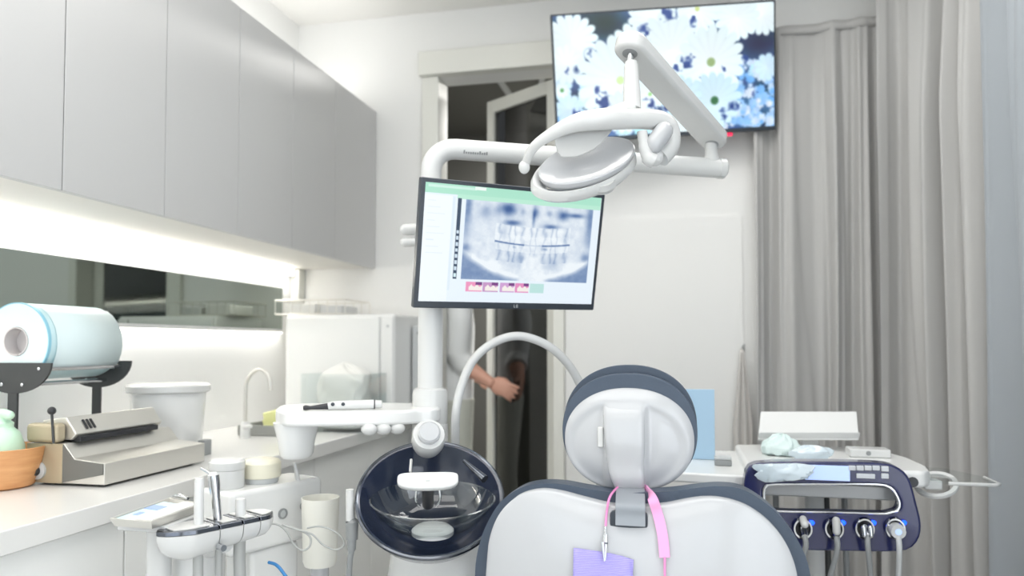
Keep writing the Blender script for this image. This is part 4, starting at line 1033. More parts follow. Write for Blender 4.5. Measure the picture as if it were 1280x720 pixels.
for j in range(nz_):
    v = j / (nz_ - 1)
    for i in range(nx):
        u_ = i / (nx - 1); px = 717 + 75 * u_ + (-2 - 3 * u_) * v
        topy = 685 + (1.0 * math.sin(u_ * 5) + (u_ * 26 if u_ > .0 else 0) * (u_ ** .7) * .55) + (3 if u_ > .5 else 0) * (u_ - .5)
        py = topy + v * 105
        off = .004 + .007 * v ** .5 * (1 + math.sin(u_ * 7 + 1)) * .5 + (.02 * max(0, u_ - .93) / .07 if 0 else 0)
        vs.append(on_shell(px, py, off))
b.add(vs, [(j * nx + i, j * nx + i + 1, (j + 1) * nx + i + 1, (j + 1) * nx + i) for j in range(nz_ - 1) for i in range(nx - 1)])
tag(b.build('dental_bib', 'bib_paper', solid=.0012, ang=180), 'lilac ribbed paper bib hanging from the metal clip on the chair back', 'bib')
bb = bpy.data.objects['dental_bib']
b = MB(); vs = []
for j in range(10):
    v = j / 9; p = on_shell(788.5 + 1.5 * min(1, v * 3) + 2 * math.sin(v * 3), 703 + 88 * v, .010); p2 = on_shell(789.5, 704 + 88 * v, .002)
    vs += [p, p2 + Vector((.006 * min(1, v * 2), 0, 0))]
b.add(vs, [(2 * i, 2 * i + 1, 2 * i + 3, 2 * i + 2) for i in range(9)])
o = b.build('folded_edge', 'bib_paper', bb, solid=.001); o['label'] = 'darker folded side edge of the bib'

# ------------------------------------------------------------------ delivery unit
DY = 1.86
def dp(px, py, y=DY): return aY(px, py, y)
def resample(poly, n=96):
    P = closed_smooth([Vector((x, 0, y)) for x, y in poly], 10); c = Vector((1040, 0, 634)); ang = sorted([(atan2(p.z - c.z, p.x - c.x), p) for p in P], key=lambda q: q[0])
    out = []
    for i in range(n):
        a = -pi + 2 * pi * i / n; lo = None
        for k in range(len(ang)):
            a0, p0 = ang[k - 1]; a1, p1 = ang[k]
            if k == 0: a0 -= 2 * pi
            aa = a
            if a0 <= aa <= a1 or (k == 0 and a0 + 2 * pi <= aa):
                f_ = (aa - a0) / max(a1 - a0, 1e-6) if aa <= a1 else (aa - 2 * pi - a0) / max(a1 - a0, 1e-6); lo = p0.lerp(p1, max(0, min(1, f_))); break
        out.append(lo if lo else ang[-1][1])
    return [(p.x, p.z) for p in out]
outer = resample([(931, 596), (938, 582), (960, 578), (1030, 577), (1100, 579), (1122, 584), (1137, 598), (1146, 628), (1152, 656), (1149, 674), (1138, 686), (1116, 690), (1040, 689), (965, 687), (941, 682), (931, 660), (929, 628)])
inner = resample([(957, 607), (975, 605), (1030, 605), (1095, 605), (1114, 609), (1122, 619), (1126, 631), (1121, 641), (1108, 643), (1040, 641), (975, 640), (958, 637), (954, 622)])
t = thing('delivery_unit', 'navy fronted dental delivery unit with buttons and instrument holders', 'delivery unit', (.3, 2.0, 0))
fr_ = MB().ring([dp(*p) for p in outer], [dp(*p) for p in inner], (0, .05, 0)).build('front_frame', 'navy_plastic', t, bev=.007, seg=4, ang=50)
ic = [(1040 + (x - 1040) * 1.012, 624 + (y - 624) * 1.05) for x, y in inner]; ii = [(1040 + (x - 1040) * .965, 624 + (y - 624) * .90) for x, y in inner]
MB().ring([dp(x, y, DY - .0015) for x, y in ic], [dp(x, y, DY - .0015) for x, y in ii], (0, .012, 0)).build('inner_trim', 'chrome', fr_, bev=.002, ang=50)
MB().box((dp(1034, 591, DY).x, DY - .001, dp(1034, 591).z), (.098, .004, .035)).build('display', 'display_blue', t, bev=.001)
for px in (1065, 1075, 1085, 1095):
    MB().box(dp(px, 585, DY - .002), (.0155, .006, .011)).build('button', 'button_grey', t, bev=.0015)
MB().box(dp(1082, 595, DY - .002), (.040, .006, .011)).build('button', 'button_grey', t, bev=.0015)
for py in (586, 595):
    MB().box(dp(1106, py, DY - .002), (.016, .006, .012)).build('button', 'button_grey', t, bev=.0015)
# work surface
zs = .825
def pan(px, py, z): p = aZ(px, py, z); return p
ol = [(.16, 1.905), (.555, 1.905), (.575, 1.93), (.59, 2.0), (.585, 2.14), (.55, 2.25), (.45, 2.31), (.25, 2.32), (.16, 2.3)]
ol = [Vector((x, y, zs - .04)) for x, y in ol]
MB().prism(ol, (0, 0, .04)).build('work_surface', 'unit_white', t, bev=.01, seg=4)
ol = [Vector((x, y, .775)) for x, y in ((-.13, 1.93), (.17, 1.90), (.185, 1.92), (.185, 2.34), (-.13, 2.34))]
MB().prism(ol, (0, 0, .025)).build('side_shelf', 'unit_white', t, bev=.006)
MB().span((.17, 1.99, .735), (.53, 2.26, .79)).build('under_body', 'white_shell', t, bev=.015)
MB().tube([(.35, 2.12, .03), (.35, 2.12, .75)], .024, 24).build('post', 'white_metal', t)
MB().closed([(.2, 0), (.2, .02), (.12, .035), (.03, .06)], (.35, 2.12, .0), (0, 0, 1), 40).build('foot_base', 'white_shell', t)
MB().tube([(.18, 1.90, .80), (.18, 2.0, .78)], .012, 12).build('frame_bracket', 'black_plastic', t)
MB().tube([(.53, 1.90, .80), (.53, 2.0, .78)], .012, 12).build('frame_bracket', 'black_plastic', t)
MB().span((.19, 1.92, .752), (.52, 1.96, .783)).build('cross_bar', 'white_plastic', t, bev=.003)
# handpieces in their holders
hx = [(1003, 'first', 'white tipped dental handpiece in the holder nearest the chair back'), (1042, 'b', 'pink grey capped dental handpiece, second holder from the chair back'), (1080, 'c', 'double jet dental syringe in the third holder, next to the end one'), (1118, 'd', 'round nosed dental handpiece in the end holder by the frame corner')]
for i, (px, _, lab) in enumerate(hx):
    q = dp(px, 660, DY - .004)
    hol = MB().lathe([(.016, 0), (.021, 0), (.0225, -.006), (.0205, -.011), (.017, -.011), (.015, -.004), (.016, 0)], q, (0, 1, 0), 36, xref=(0, 0, 1), sx=1.15).build('holder', 'chrome', t)
    MB().closed([(.015, 0), (.0145, -.003)], q + Vector((0, .002, 0)), (0, 1, 0), 30, xref=(0, 0, 1), sx=1.15).build('holder_recess', 'black_plastic', hol)
    MB().ball(dp(px + 11, 653.5, DY - .004), (.0075, .004, .006), 16).build('indicator', 'led_blue', t)
    hpz = thing('dental_handpiece', lab, 'handpiece', q + Vector((0, -.03, -.03)), 'handpieces on the delivery unit')
    a0 = q + Vector((0, -.034, -.012)); a1 = q + Vector((0, -.004, .003))
    if i == 0:
        MB().capsule(a0 + Vector((0, 0, .028)), a1 + Vector((0, -.006, .02)), .0085).build('head', 'white_plastic', hpz); MB().tube([a1, a0 + Vector((0, 0, -.0))], [.009, .007], 16).build('grip', 'chrome', hpz)
    elif i == 1:
        MB().capsule(a0 + Vector((0, 0, .012)), a0 + Vector((0, .004, .036)), .0088).build('head', 'shell_grey', hpz); MB().tube([a1, a0], [.009, .007], 16).build('grip', 'dark_chrome', hpz)
    elif i == 2:
        for sx_ in (-1, 1): MB().capsule(a0 + Vector((.007 * sx_, 0, .004)), a0 + Vector((.007 * sx_, .004, .02)), .0058).build('jet', 'chrome', hpz)
        MB().tube([a1, a0], [.010, .008], 16).build('grip', 'chrome', hpz)
    else:
        MB().lathe([(.0075, 0), (.0155, 0), (.0165, .01), (.0155, .03), (.0075, .03), (.0075, 0)], a1 + Vector((0, 0, -.004)), (0, -1, 0), 28).build('head', 'light_grey', hpz); MB().closed([(.007, 0), (.007, .03)], a1 + Vector((0, 0, -.004)), (0, -1, 0), 20).build('lens', 'display_blue', hpz)
        MB().ball(dp(px - 7, 657, DY - .012), .0045, 14).build('stop_pin', 'chrome', hpz)
    sw = (-.05, -.03, .025, .008)[i]
    MB().tube(smooth([a0 + Vector((0, .004, -.0)), a0 + Vector((0, -.002, -.03)), a0 + Vector((sw * .5, .03, -.12)), a0 + Vector((sw, .08, -.26)), a0 + Vector((sw * .6, .17, -.38)), Vector((.28 + .035 * i, 2.07, .40))], 6), .0062, 10).build('hose', ('mid_grey', 'mid_grey', 'mid_grey', 'light_grey')[i], hpz)
for (x, m_) in ((.255, 'mid_grey'), (.385, 'black_metal'), (.43, 'mid_grey')):
    MB().tube([(x, 2.15, .74), (x + .004, 2.14, .25), (x, 2.13, .06)], .008, 10).build('supply_hose', m_, t)
# tilted tray on a stem
vb = Vector((.335, 2.13, zs))
t = thing('tray_holder', 'white tilted tray board on a short stem over the delivery unit', 'tray', vb)
q0, q1, q2, q3 = at(951, 514, 2.16), at(1071, 514, 2.16), at(1074, 548, 2.05), at(948, 548, 2.05)
nb = (q1 - q0).cross(q3 - q0).normalized(); nb = nb if nb.y > 0 else -nb
MB().prism([q0, q1, q2, q3], nb * .008).build('board', 'unit_white', t, bev=.003)
q4, q5 = at(951, 541, 2.055), at(1074, 541, 2.055)
MB().prism([q3 - nb * .0, q2, q2 - nb * .014, q3 - nb * .014], Vector((0, 0, .006))).build('lip', 'white_plastic', t, bev=.002)
mid = (q0 + q1 + q2 + q3) / 4 + nb * .012
sxp = at(1013, 560, 2.1).x
MB().span((sxp - .024, mid.y - .012, zs), (sxp + .024, mid.y + .012, mid.z)).build('stem', 'white_plastic', t, bev=.006)
# crumpled things
def crumple(name, label, c, r, m, seed, cat, sh=.25, z0=None):
    rs = np.random.RandomState(seed); b = MB(); n = 34; mm = 18; vs = []
    D = rs.randn(26, 3); D /= np.linalg.norm(D, axis=1)[:, None]; H = rs.uniform(.72, 1.12, 26)
    for i in range(mm + 1):
        th = pi * i / mm
        for j in range(n):
            a = 2 * pi * j / n; d = np.array((max(sin(th), 1e-3) * cos(a), max(sin(th), 1e-3) * sin(a), cos(th)))
            s = min(H[k] / max(d @ D[k], .05) for k in range(26) if d @ D[k] > .3) if any(d @ D[k] > .3 for k in range(26)) else 1.1
            s = min(s, 1.25) * (1 + sh * .3 * sin(7 * a + 5 * th + seed))
            v = Vector((d[0] * r[0] * s, d[1] * r[1] * s, d[2] * r[2] * s)); p = Vector(c) + v
            if z0 is not None: p.z = max(p.z, z0)
            vs.append(p)
    b.add(vs, [(i * n + j, (i + 1) * n + j, (i + 1) * n + (j + 1) % n, i * n + (j + 1) % n) for i in range(mm) for j in range(n)])
    return tag(b.build(name, m, ang=25), label, cat)
c = aZ(968, 572, zs + .0); crumple('crumpled_gauze', 'crumpled pale green gauze wad beside the stem of the tray', (at(972, 560, 2.06).x, 2.10, zs + .022), (.055, .04, .027), 'gauze', 3, 'gauze', .3, zs + .001)
crumple('plastic_bag', 'pale translucent crumpled bag in front of the tray stem', (at(1002, 567, 2.0).x, 2.03, zs + .016), (.056, .025, .022), 'pouch_clear', 8, 'bag', .2, zs + .001)
w_ = dp(982, 590, DY - .011); crumple('plastic_wrap', 'shiny crumpled clear wrap stretched over the navy control panel', w_, (.066, .011, .023), 'pouch_clear', 5, 'wrap', .5)
g = Vector((at(1069, 566, 2.1).x, 2.13, zs))
t = thing('white_case', 'small flat white case lying behind the display buttons', 'case', g)
MB().box(g + Vector((0, 0, .011)), (.10, .06, .022)).build('body', 'white_plastic', t, bev=.004)
MB().closed([(.006, 0), (.006, .002)], g + Vector((-.005, -.03, .012)), (0, -1, 0), 14).build('latch', 'mid_grey', t)
# glass side tray with cup ring
q = aZ(1138, 580, .80)
ol = [Vector((x, y, .797)) for x, y in ((.575, 1.96), (.605, 1.90), (.70, 1.90), (.715, 1.915), (.715, 2.0), (.66, 2.12), (.575, 2.12))]
t = thing('glass_side_tray', 'clear glass side tray with white cup ring by the curtain', 'tray', (.6, 1.95, .79))
MB().prism(ol, (0, 0, .006)).build('glass_plate', 'clear_plastic', t, bev=.002)
MB().tube([p + Vector((0, 0, .003)) for p in ol[1:5]], .0042, 10).build('edge', 'white_plastic', t)
MB().box((.592, 1.985, .784), (.04, .05, .022)).build('mount', 'white_plastic', t, bev=.004)
rc = at(1170, 606, 1.78); ra = (Vector((-.25, -.45, .86))).normalized()
MB().lathe([(.037, -.004), (.047, -.004), (.048, .0), (.047, .004), (.037, .004), (.036, 0), (.037, -.004)], rc, ra, 44).build('cup_ring', 'white_plastic', t)
MB().tube([rc + Vector((-.045, .004, .003)), Vector((.585, 1.97, .783))], .008, 12).build('ring_arm', 'white_plastic', t)
# blue board and small box on the side shelf
q0 = aY(870, 487, 2.14); q1 = aY(893, 487, 2.14)
t = thing('blue_board', 'light blue board standing upright behind the navy headrest', 'board', (q1.x - .07, 2.14, .8))
MB().span((q1.x - .15, 2.14, .8005), (q1.x, 2.15, q1.z)).build('panel', 'blue_board', t, bev=.002)
MB().prism([(q1.x - .08, 2.15, .8), (q1.x - .08, 2.22, .8), (q1.x - .08, 2.15, q1.z - .05)], (.006, 0, 0)).build('back_strut', 'blue_board', t)
g = aZ(904, 582, .80)
t = thing('small_box', 'little grey plastic box on the white shelf near the blue board', 'box', g)
MB().span(g + Vector((-.022, -.01, 0)), g + Vector((.022, .025, .016))).build('body', 'mid_grey', t, bev=.003)
MB().span(g + Vector((-.022, -.01, .0162)), g + Vector((.022, .025, .024))).build('lid', 'light_grey', t, bev=.003)

# ------------------------------------------------------------------ curing pen on the tray
a0, a1 = at(379, 511, 1.665), at(478, 504, 1.70)
zt = ZT
def tz(p, r): return Vector((p.x, p.y, zt + r))
dpn = (a1 - a0); dpn.z = 0
t = thing('curing_pen', 'white pen shaped curing handpiece with dark tip lying on the side tray', 'handpiece', tz(a0, 0))
pt = lambda q, r: tz(a0 + dpn * q, r)
MB().tube([pt(0, .006), pt(.03, .0065), pt(.09, .006), pt(.32, .009)], [.0045, .0062, .0042, .0075], 18).build('tip', 'black_plastic', t)
MB().tube([pt(.31, .009), pt(.36, .0105), pt(.6, .0115), pt(.9, .012)], [.0085, .0095, .0105, .0105], 20).build('body', 'white_metal', t)
MB().tube([pt(.89, .012), pt(.905, .012)], .0109, 20).build('band', 'black_plastic', t)
MB().tube([pt(.905, .012), pt(.99, .0115), pt(1.0, .0115)], [.0098, .009, .006], 20).build('end_cap', 'white_plastic', t)
fv = Vector((dpn.y, -dpn.x, 0)).normalized()
for q in (.37, .50):
    MB().closed([(.0042, 0), (.0042, .0022), (.003, .003)], pt(q, .012) + fv * .0088 + Vector((0, 0, .0015)), fv + Vector((0, 0, .3)), 16).build('button', 'bezel', t)

# ------------------------------------------------------------------ assistant instrument rack
ZR = .79
ra0, ra1 = aZ(196, 668, ZR), aZ(338, 640, ZR)
dr = (ra1 - ra0); LR = dr.length; dr.normalize(); wr = Vector((dr.y, -dr.x, 0))
t = thing('instrument_rack', 'white boat shaped instrument rack with chrome top on the left unit', 'instrument rack', (ra0.x, ra0.y, 0))
cuts = [(0, .42), (.43, .63), (.64, .79), (.80, 1.0)]
def half(q):    # half width along the rack
    return .044 * min(1, (max(q, .0) / .22) ** .5 if q < .22 else 1) * (min(1, ((1 - q) / .12)) ** .45 if q > .88 else 1) * (1 - .12 * q)
for (c0, c1) in cuts:
    b = MB(); top_ = MB(); m = 22; rows = 12; vs = []; tv = []
    for i in range(rows + 1):
        q = c0 + (c1 - c0) * i / rows; hw_ = max(half(q), .003); p = ra0 + dr * (LR * q)
        dep = .056 * (hw_ / .044) ** .7 * (1 - .35 * q)
        for j in range(m + 1):
            a = pi * j / m; vs.append(p + wr * (cos(a) * hw_) + Vector((0, 0, -.004 - sin(a) ** .8 * dep)))
        tv += [p + wr * (hw_ * .98) + Vector((0, 0, -.004)), p - wr * (hw_ * .98) + Vector((0, 0, -.004)), p - wr * (hw_ * .90) + Vector((0, 0, .004)), p + wr * (hw_ * .90) + Vector((0, 0, .004))]
    M1 = m + 1
    b.add(vs, [(i * M1 + j, i * M1 + j + 1, (i + 1) * M1 + j + 1, (i + 1) * M1 + j) for i in range(rows) for j in range(m)] + [(i * M1, (i + 1) * M1, (i + 1) * M1 + m, i * M1 + m) for i in range(rows)] + [tuple(range(M1)), tuple(rows * M1 + j for j in range(M1))])
    o = b.build('holder_shell', 'white_plastic', t, ang=50)
    top_.add(tv, [(4 * i + j, 4 * i + (j + 1) % 4, 4 * i + 4 + (j + 1) % 4, 4 * i + 4 + j) for i in range(rows) for j in range(4)] + [(0, 1, 2, 3), tuple(4 * rows + j for j in range(4))])
    top_.build('chrome_top', 'dark_chrome', o, bev=.0015)
    ins = MB()
    qa, qb = c0 + (c1 - c0) * .22, c0 + (c1 - c0) * .86
    ip = [ra0 + dr * (LR * (qa + (qb - qa) * i / 8)) + wr * (half(qa + (qb - qa) * i / 8) * .70 * sg) + Vector((0, 0, .0042)) for sg in (1, -1) for i in (range(9) if sg > 0 else range(8, -1, -1))]
    ins.prism(ip, Vector((0, 0, .0015))).build('top_inlay', 'white_metal', o)
pb = ra0 + dr * LR * .55 - wr * .09
MB().tube([Vector((pb.x, pb.y, 0)), Vector((pb.x, pb.y, .73))], .05, 32).build('column', 'unit_white', t)
MB().tube(smooth([pb + Vector((0, 0, -.06)), pb + wr * .05 + Vector((0, 0, -.05)), pb + wr * .09 + Vector((0, 0, -.035))], 5), .024, 18).build('arm', 'white_plastic', t)
MB().closed([(.14, 0), (.14, .02), (.06, .05)], Vector((pb.x, pb.y, 0)), (0, 0, 1), 40).build('base', 'white_shell', t)
MB().closed([(.007, 0), (.006, .016)], ra0 + dr * LR * .42 + wr * .04 + Vector((0, 0, -.034)), wr, 16).build('release_pin', 'chrome', t)
# instruments standing in it
def stand(px, py0, q, off=0.0):
    p = ra0 + dr * (LR * q) + wr * off; return p
b0 = ra0 + dr * (LR * .325) + wr * .006
t = thing('saliva_suction_tube', 'thick white suction tube standing in the chrome topped rack', 'suction tube', b0)
MB().tube([b0 + Vector((0, 0, -.045)), b0 + Vector((0, 0, .084)), b0 + Vector((0, 0, .088))], [.0085, .0085, .007], 22).build('tube', 'white_plastic', t)
MB().tube(smooth([b0 + Vector((0, 0, -.042)), b0 + Vector((.001, 0, -.1)), b0 + Vector((.004, .01, -.3)), b0 + Vector((.06, .06, -.5)), Vector((pb.x, pb.y, .12)) - dr * .03], 6), .009, 14).build('hose', 'grey_tube', t)
b1 = ra0 + dr * (LR * .50) + wr * .004
t = thing('air_water_syringe', 'chrome air water syringe standing in the rack beside the suction tube', 'syringe', b1)
tl = Vector((-.012, 0, .087))
MB().tube([b1 + Vector((.002, 0, -.03)), b1 + tl * .15, b1 + tl * .55, b1 + tl * .8, b1 + tl], [.0075, .0075, .008, .0105, .0105], 20).build('handle', 'chrome', t)
MB().tube([b1 + tl + Vector((0, 0, -.0)), b1 + tl + Vector((0, 0, .006))], [.0095, .006], 18).build('head_cap', 'white_metal', t)
MB().tube(smooth([b1 + tl * .95, b1 + tl + Vector((-.012, 0, .006)), b1 + tl + Vector((-.026, 0, .012))], 5), .0025, 10).build('nozzle', 'chrome', t)
MB().tube(smooth([b1 + Vector((.002, 0, -.03)), b1 + Vector((.003, 0, -.12)), b1 + Vector((.004, .02, -.32)), b1 + Vector((.03, .05, -.52)), Vector((pb.x, pb.y, .14))], 6), .0065, 12).build('hose', 'grey_tube', t)
b2 = ra0 + dr * (LR * .705) + wr * .002
t = thing('short_suction_tip', 'short white suction end in the rack slot beyond the chrome syringe', 'suction tube', b2)
MB().tube([b2 + Vector((0, 0, -.03)), b2 + Vector((0, 0, .034)), b2 + Vector((0, 0, .037))], [.0095, .0095, .008], 22).build('tip', 'white_plastic', t)
MB().tube(smooth([b2 + Vector((0, 0, -.03)), b2 + Vector((0, 0, -.1)), b2 + Vector((.004, .02, -.32)), b2 + Vector((.0, .03, -.52)), Vector((pb.x, pb.y, .16)) + dr * .03], 6), .011, 14).build('hose', 'grey_tube', t)
# steel tray with packets
c4 = [aZ(137, 648, .815), aZ(189, 652, .815), aZ(254, 629, .815), aZ(212, 622, .815)]
cm = sum(c4, Vector()) / 4
t = thing('steel_tray', 'shallow steel tray of sterile packets beside the instrument rack', 'tray', cm - Vector((0, 0, .03)))
inn = [cm + (p - cm) * .95 for p in c4]; low = [cm + (p - cm) * .9 + Vector((0, 0, -.013)) for p in c4]
b = MB(); b.add(c4 + inn + low + [p + Vector((0, 0, -.0015)) for p in c4] + [p + Vector((0, 0, -.002)) for p in low],
    [(i, (i + 1) % 4, 4 + (i + 1) % 4, 4 + i) for i in range(4)] + [(4 + i, 4 + (i + 1) % 4, 8 + (i + 1) % 4, 8 + i) for i in range(4)] + [(8, 9, 10, 11)] +
    [(i, (i + 1) % 4, 12 + (i + 1) % 4, 12 + i) for i in range(4)] + [(12 + i, 12 + (i + 1) % 4, 16 + (i + 1) % 4, 16 + i) for i in range(4)] + [(16, 17, 18, 19)])
b.build('dish', 'steel', t)
sup = cm - Vector((0, 0, .0225)); MB().box(sup, (.10, .10, .014)).build('support', 'white_plastic', t, bev=.004)
MB().tube([sup, Vector((sup.x, sup.y, .60)), Vector((pb.x, pb.y, .55))], .022, 16).build('support_arm', 'white_plastic', t)
def quadp(a, b_): return [c4[0].lerp(c4[1], a[0]).lerp(c4[3].lerp(c4[2], a[0]), b_[0]), c4[0].lerp(c4[1], a[1]).lerp(c4[3].lerp(c4[2], a[1]), b_[0]), c4[0].lerp(c4[1], a[1]).lerp(c4[3].lerp(c4[2], a[1]), b_[1]), c4[0].lerp(c4[1], a[0]).lerp(c4[3].lerp(c4[2], a[0]), b_[1])]
t = thing('sterile_pouch', 'blue printed clear sterile pouch on the steel tray edge', 'pouch', cm + Vector((-.02, 0, -.02)), 'pouches on the steel tray')
MB().prism([p - Vector((0, 0, .006)) for p in quadp((.06, .52), (.05, .85))], (0, 0, .005)).build('envelope', 'pouch_film', t, bev=.002)
MB().prism([p - Vector((0, 0, .0012)) for p in quadp((.1, .46), (.48, .66))], (0, 0, .001)).build('printed_band', 'print_blue', t)
MB().prism([p - Vector((0, 0, .0012)) for p in quadp((.22, .34), (.22, .34))], (0, 0, .001)).build('printed_mark', 'print_blue', t)
t = thing('sterile_pouch', 'plain white sterile pouch on the steel tray beside the suction tube', 'pouch', cm + Vector((.02, 0, -.02)), 'pouches on the steel tray')
MB().prism([p - Vector((0, 0, .004)) for p in quadp((.54, .96), (.04, .92))], (0, 0, .006)).build('envelope', 'matte_white', t, bev=.002)
d0, d1 = c4[3].lerp(c4[2], .1), c4[3].lerp(c4[2], .55)
tag(MB().tube([d0 + Vector((0, 0, .004)), d0.lerp(d1, .5) + Vector((0, 0, .007)), d1 + Vector((0, 0, .004))], [.002, .005, .003], 12).build('dental_mirror', 'chrome'), 'small chrome mirror handle lying on the far rim of the steel tray', 'instrument')

# equipment module behind the rack with jars, cup and cables
mz = .80; m0 = at(300, 640, 1.62); m1 = at(388, 625, 1.78)
dm = Vector((m1.x - m0.x, m1.y - m0.y, 0)); LM = dm.length; dm.normalize(); wm = Vector((dm.y, -dm.x, 0)); mcn = Vector(((m0.x + m1.x) / 2, (m0.y + m1.y) / 2, 0)) - wm * .05
t = thing('equipment_module', 'white control box with two round sockets behind the instrument rack', 'equipment', (mcn.x, mcn.y, 0))
Rz = frame(dm, -wm, Vector((0, 0, 1)))
MB().box(mcn + Vector((0, 0, .73)), (LM + .06, .12, .14), Rz).build('case', 'unit_white', t, bev=.012)
MB().box(mcn + Vector((0, 0, .33)), (.13, .10, .66), Rz).build('pedestal', 'unit_white', t, bev=.01)
for pxy in ((353, 642), (380, 632)):
    r_ = ray(*pxy); fp = mcn + wm * .0605; q = CAM + r_ * ((fp - CAM).dot(wm) / r_.dot(wm))
    o = MB().lathe([(.0085, 0), (.012, 0), (.012, .004), (.0085, .004), (.0085, 0)], q, wm, 24).build('socket_ring', 'mid_grey', t)
    MB().closed([(.0085, 0), (.0085, .002)], q, wm, 20).build('socket', 'light_grey', o)
cj = mcn + dm * -.005 + Vector((0, 0, mz))
t = thing('cream_jar', 'round white jar with cream lid on the white control box', 'jar', cj)
MB().closed([(.036, 0), (.038, .004), (.038, .012), (.034, .014)], cj, (0, 0, 1), 36).build('body', 'light_grey', t)
MB().closed([(.042, .013), (.0435, .017), (.0435, .046), (.038, .053), (.03, .055)], cj, (0, 0, 1), 40).build('lid', 'cream', t)
cj = mcn + dm * -.09 + Vector((0, 0, mz)) - wm * .01
t = thing('white_jar', 'plain white round jar half hidden by the cream lidded jar', 'jar', cj)
MB().closed([(.036, 0), (.038, .004), (.038, .04), (.035, .042)], cj, (0, 0, 1), 36).build('body', 'white_plastic', t)
MB().closed([(.038, .0415), (.039, .044), (.039, .058), (.034, .063)], cj, (0, 0, 1), 36).build('lid', 'white_plastic', t)
cu = at(400, 690, 1.66)
t = thing('white_cup', 'tall white cup shaped holder right of the control box', 'cup', Vector((cu.x, cu.y, 0)))
zt_ = at(400, 622, 1.66).z
mat('cup_white', (240, 239, 230), .4)
MB().lathe([(.001, zt_ - .15), (.034, zt_ - .15), (.037, zt_ - .14), (.042, zt_), (.040, zt_), (.035, zt_ - .135), (.001, zt_ - .14)], Vector((cu.x, cu.y, 0)), (0, 0, 1), 40).build('body', 'cup_white', t)
MB().tube([Vector((cu.x, cu.y, 0)), Vector((cu.x, cu.y, zt_ - .15))], .02, 20).build('stand_post', 'white_shell', t)
hg = [at(437, 612, 1.52), at(438, 650, 1.52)]
t = thing('hanging_handpiece', 'slim white and grey handpiece hanging beside the dark spittoon', 'handpiece', hg[0])
MB().tube([hg[0], hg[1]], [.008, .0095], 16).build('upper_sleeve', 'white_plastic', t)
MB().tube([at(438, 650, 1.52), at(440, 652, 1.52), at(440, 674, 1.52)], [.0095, .0135, .012], 16).build('grip', 'mid_grey', t)
MB().tube(smooth([at(440, 674, 1.52), at(439, 690, 1.52), at(437, 705, 1.52), at(436, 760, 1.54), at(445, 880, 1.6)], 5), [.009] * 5 + [.006] * 16, 12).build('cable', 'mid_grey', t)
wp = [(330, 656), (345, 655), (358, 664), (367, 680), (378, 688), (387, 683), (388, 672), (378, 664), (360, 658)]
tag(MB().tube(smooth([at(x, y, 1.50 + .004 * i) for i, (x, y) in enumerate(wp)], 7), .0022, 8).build('grey_cable', 'grey_tube'), 'thin grey cable curling in a small loop below the control box', 'cable')
wp = [(352, 656), (368, 661), (390, 668), (404, 681), (420, 687), (430, 681), (426, 670), (412, 661), (398, 658), (384, 660)]
tag(MB().tube(smooth([at(x, y, 1.52 + .003 * i) for i, (x, y) in enumerate(wp)], 7), .0020, 8).build('grey_cable', 'grey_tube'), 'thin grey cable in a wide loop in front of the white cup', 'cable')
tag(MB().tube(smooth([at(336, 703, 1.44), at(345, 706, 1.43), at(354, 716, 1.42), at(364, 735, 1.42), at(372, 790, 1.44), at(380, 900, 1.5)], 6), .0032, 10).build('blue_cable', 'blue_cable'), 'short blue cable bending down below the instrument rack', 'cable')
tag(MB().tube(smooth([at(368, 578, 1.75), at(371, 592, 1.75), at(374, 612, 1.76)], 5), [.004] * 5 + [.0055] * 6, 12).build('slim_instrument', 'white_metal'), 'slim pale instrument standing at the end of the control box', 'instrument')

# ------------------------------------------------------------------ person in the doorway
FA = radians(40)
f_ = Vector((cos(FA), sin(FA), 0)); l_ = Vector((sin(FA), -cos(FA), 0))          # l_ points to the near (right hand) side
pp = at(557, 431, 3.68); PB = Vector((pp.x, pp.y, 0))
def W(f, l, z): return PB + f_ * f + l_ * l + Vector((0, 0, z))
def ell(b, secs, n=24):
    """loft of (f,l,z, rf, rl) sections"""
    vs = []
    for (f, l, z, rf, rl) in secs:
        for j in range(n):
            a = 2 * pi * j / n; vs.append(W(f + cos(a) * rf, l + sin(a) * rl, z))
    k = len(secs)
    b.add(vs, [(i * n + j, i * n + (j + 1) % n, (i + 1) * n + (j + 1) % n, (i + 1) * n + j) for i in range(k - 1) for j in range(n)] + [tuple(range(n)), tuple((k - 1) * n + j for j in range(n))])
def limb(b, pts, rs): b.tube([W(*p) for p in pts], rs, 18)
root = thing('person', 'person in white top with rolled sleeve standing in the dark doorway', 'person', PB)
b = MB()
ell(b, [(0, 0, .80, .09, .15), (0, 0, .92, .105, .165), (.01, 0, 1.05, .095, .14), (.01, 0, 1.2, .105, .155), (0, 0, 1.32, .10, .175), (0, 0, 1.38, .075, .14), (0, 0, 1.41, .05, .06)])
limb(b, [(.0, 0, 1.38), (.012, 0, 1.45), (.02, 0, 1.5)], [.055, .05, .05])
b.ball(W(.022, 0, 1.575), (.088, .074, .105), 28, Matrix.Rotation(FA, 3, 'Z'))
b.ball(W(.045, 0, 1.515), (.062, .056, .06), 22, Matrix.Rotation(FA, 3, 'Z'))
limb(b, [(.10, 0, 1.585), (.118, 0, 1.555), (.112, 0, 1.545)], [.009, .013, .009])
for s_ in (-1, 1):
    b.ball(W(.015, .075 * s_, 1.565), (.018, .009, .030), 14, Matrix.Rotation(FA, 3, 'Z'))
    limb(b, [(.0, .085 * s_, .86), (.012, .085 * s_, .62), (.015, .085 * s_, .48), (-.01, .085 * s_, .30), (-.015, .085 * s_, .08)], [.09, .068, .054, .052, .036])
    b.ball(W(.05, .085 * s_, .035), (.125, .045, .035), 18, Matrix.Rotation(FA, 3, 'Z'))
sholder = (0, .165, 1.345); elb = (-.01, .15, 1.06); wri = (.12, .25, .945)
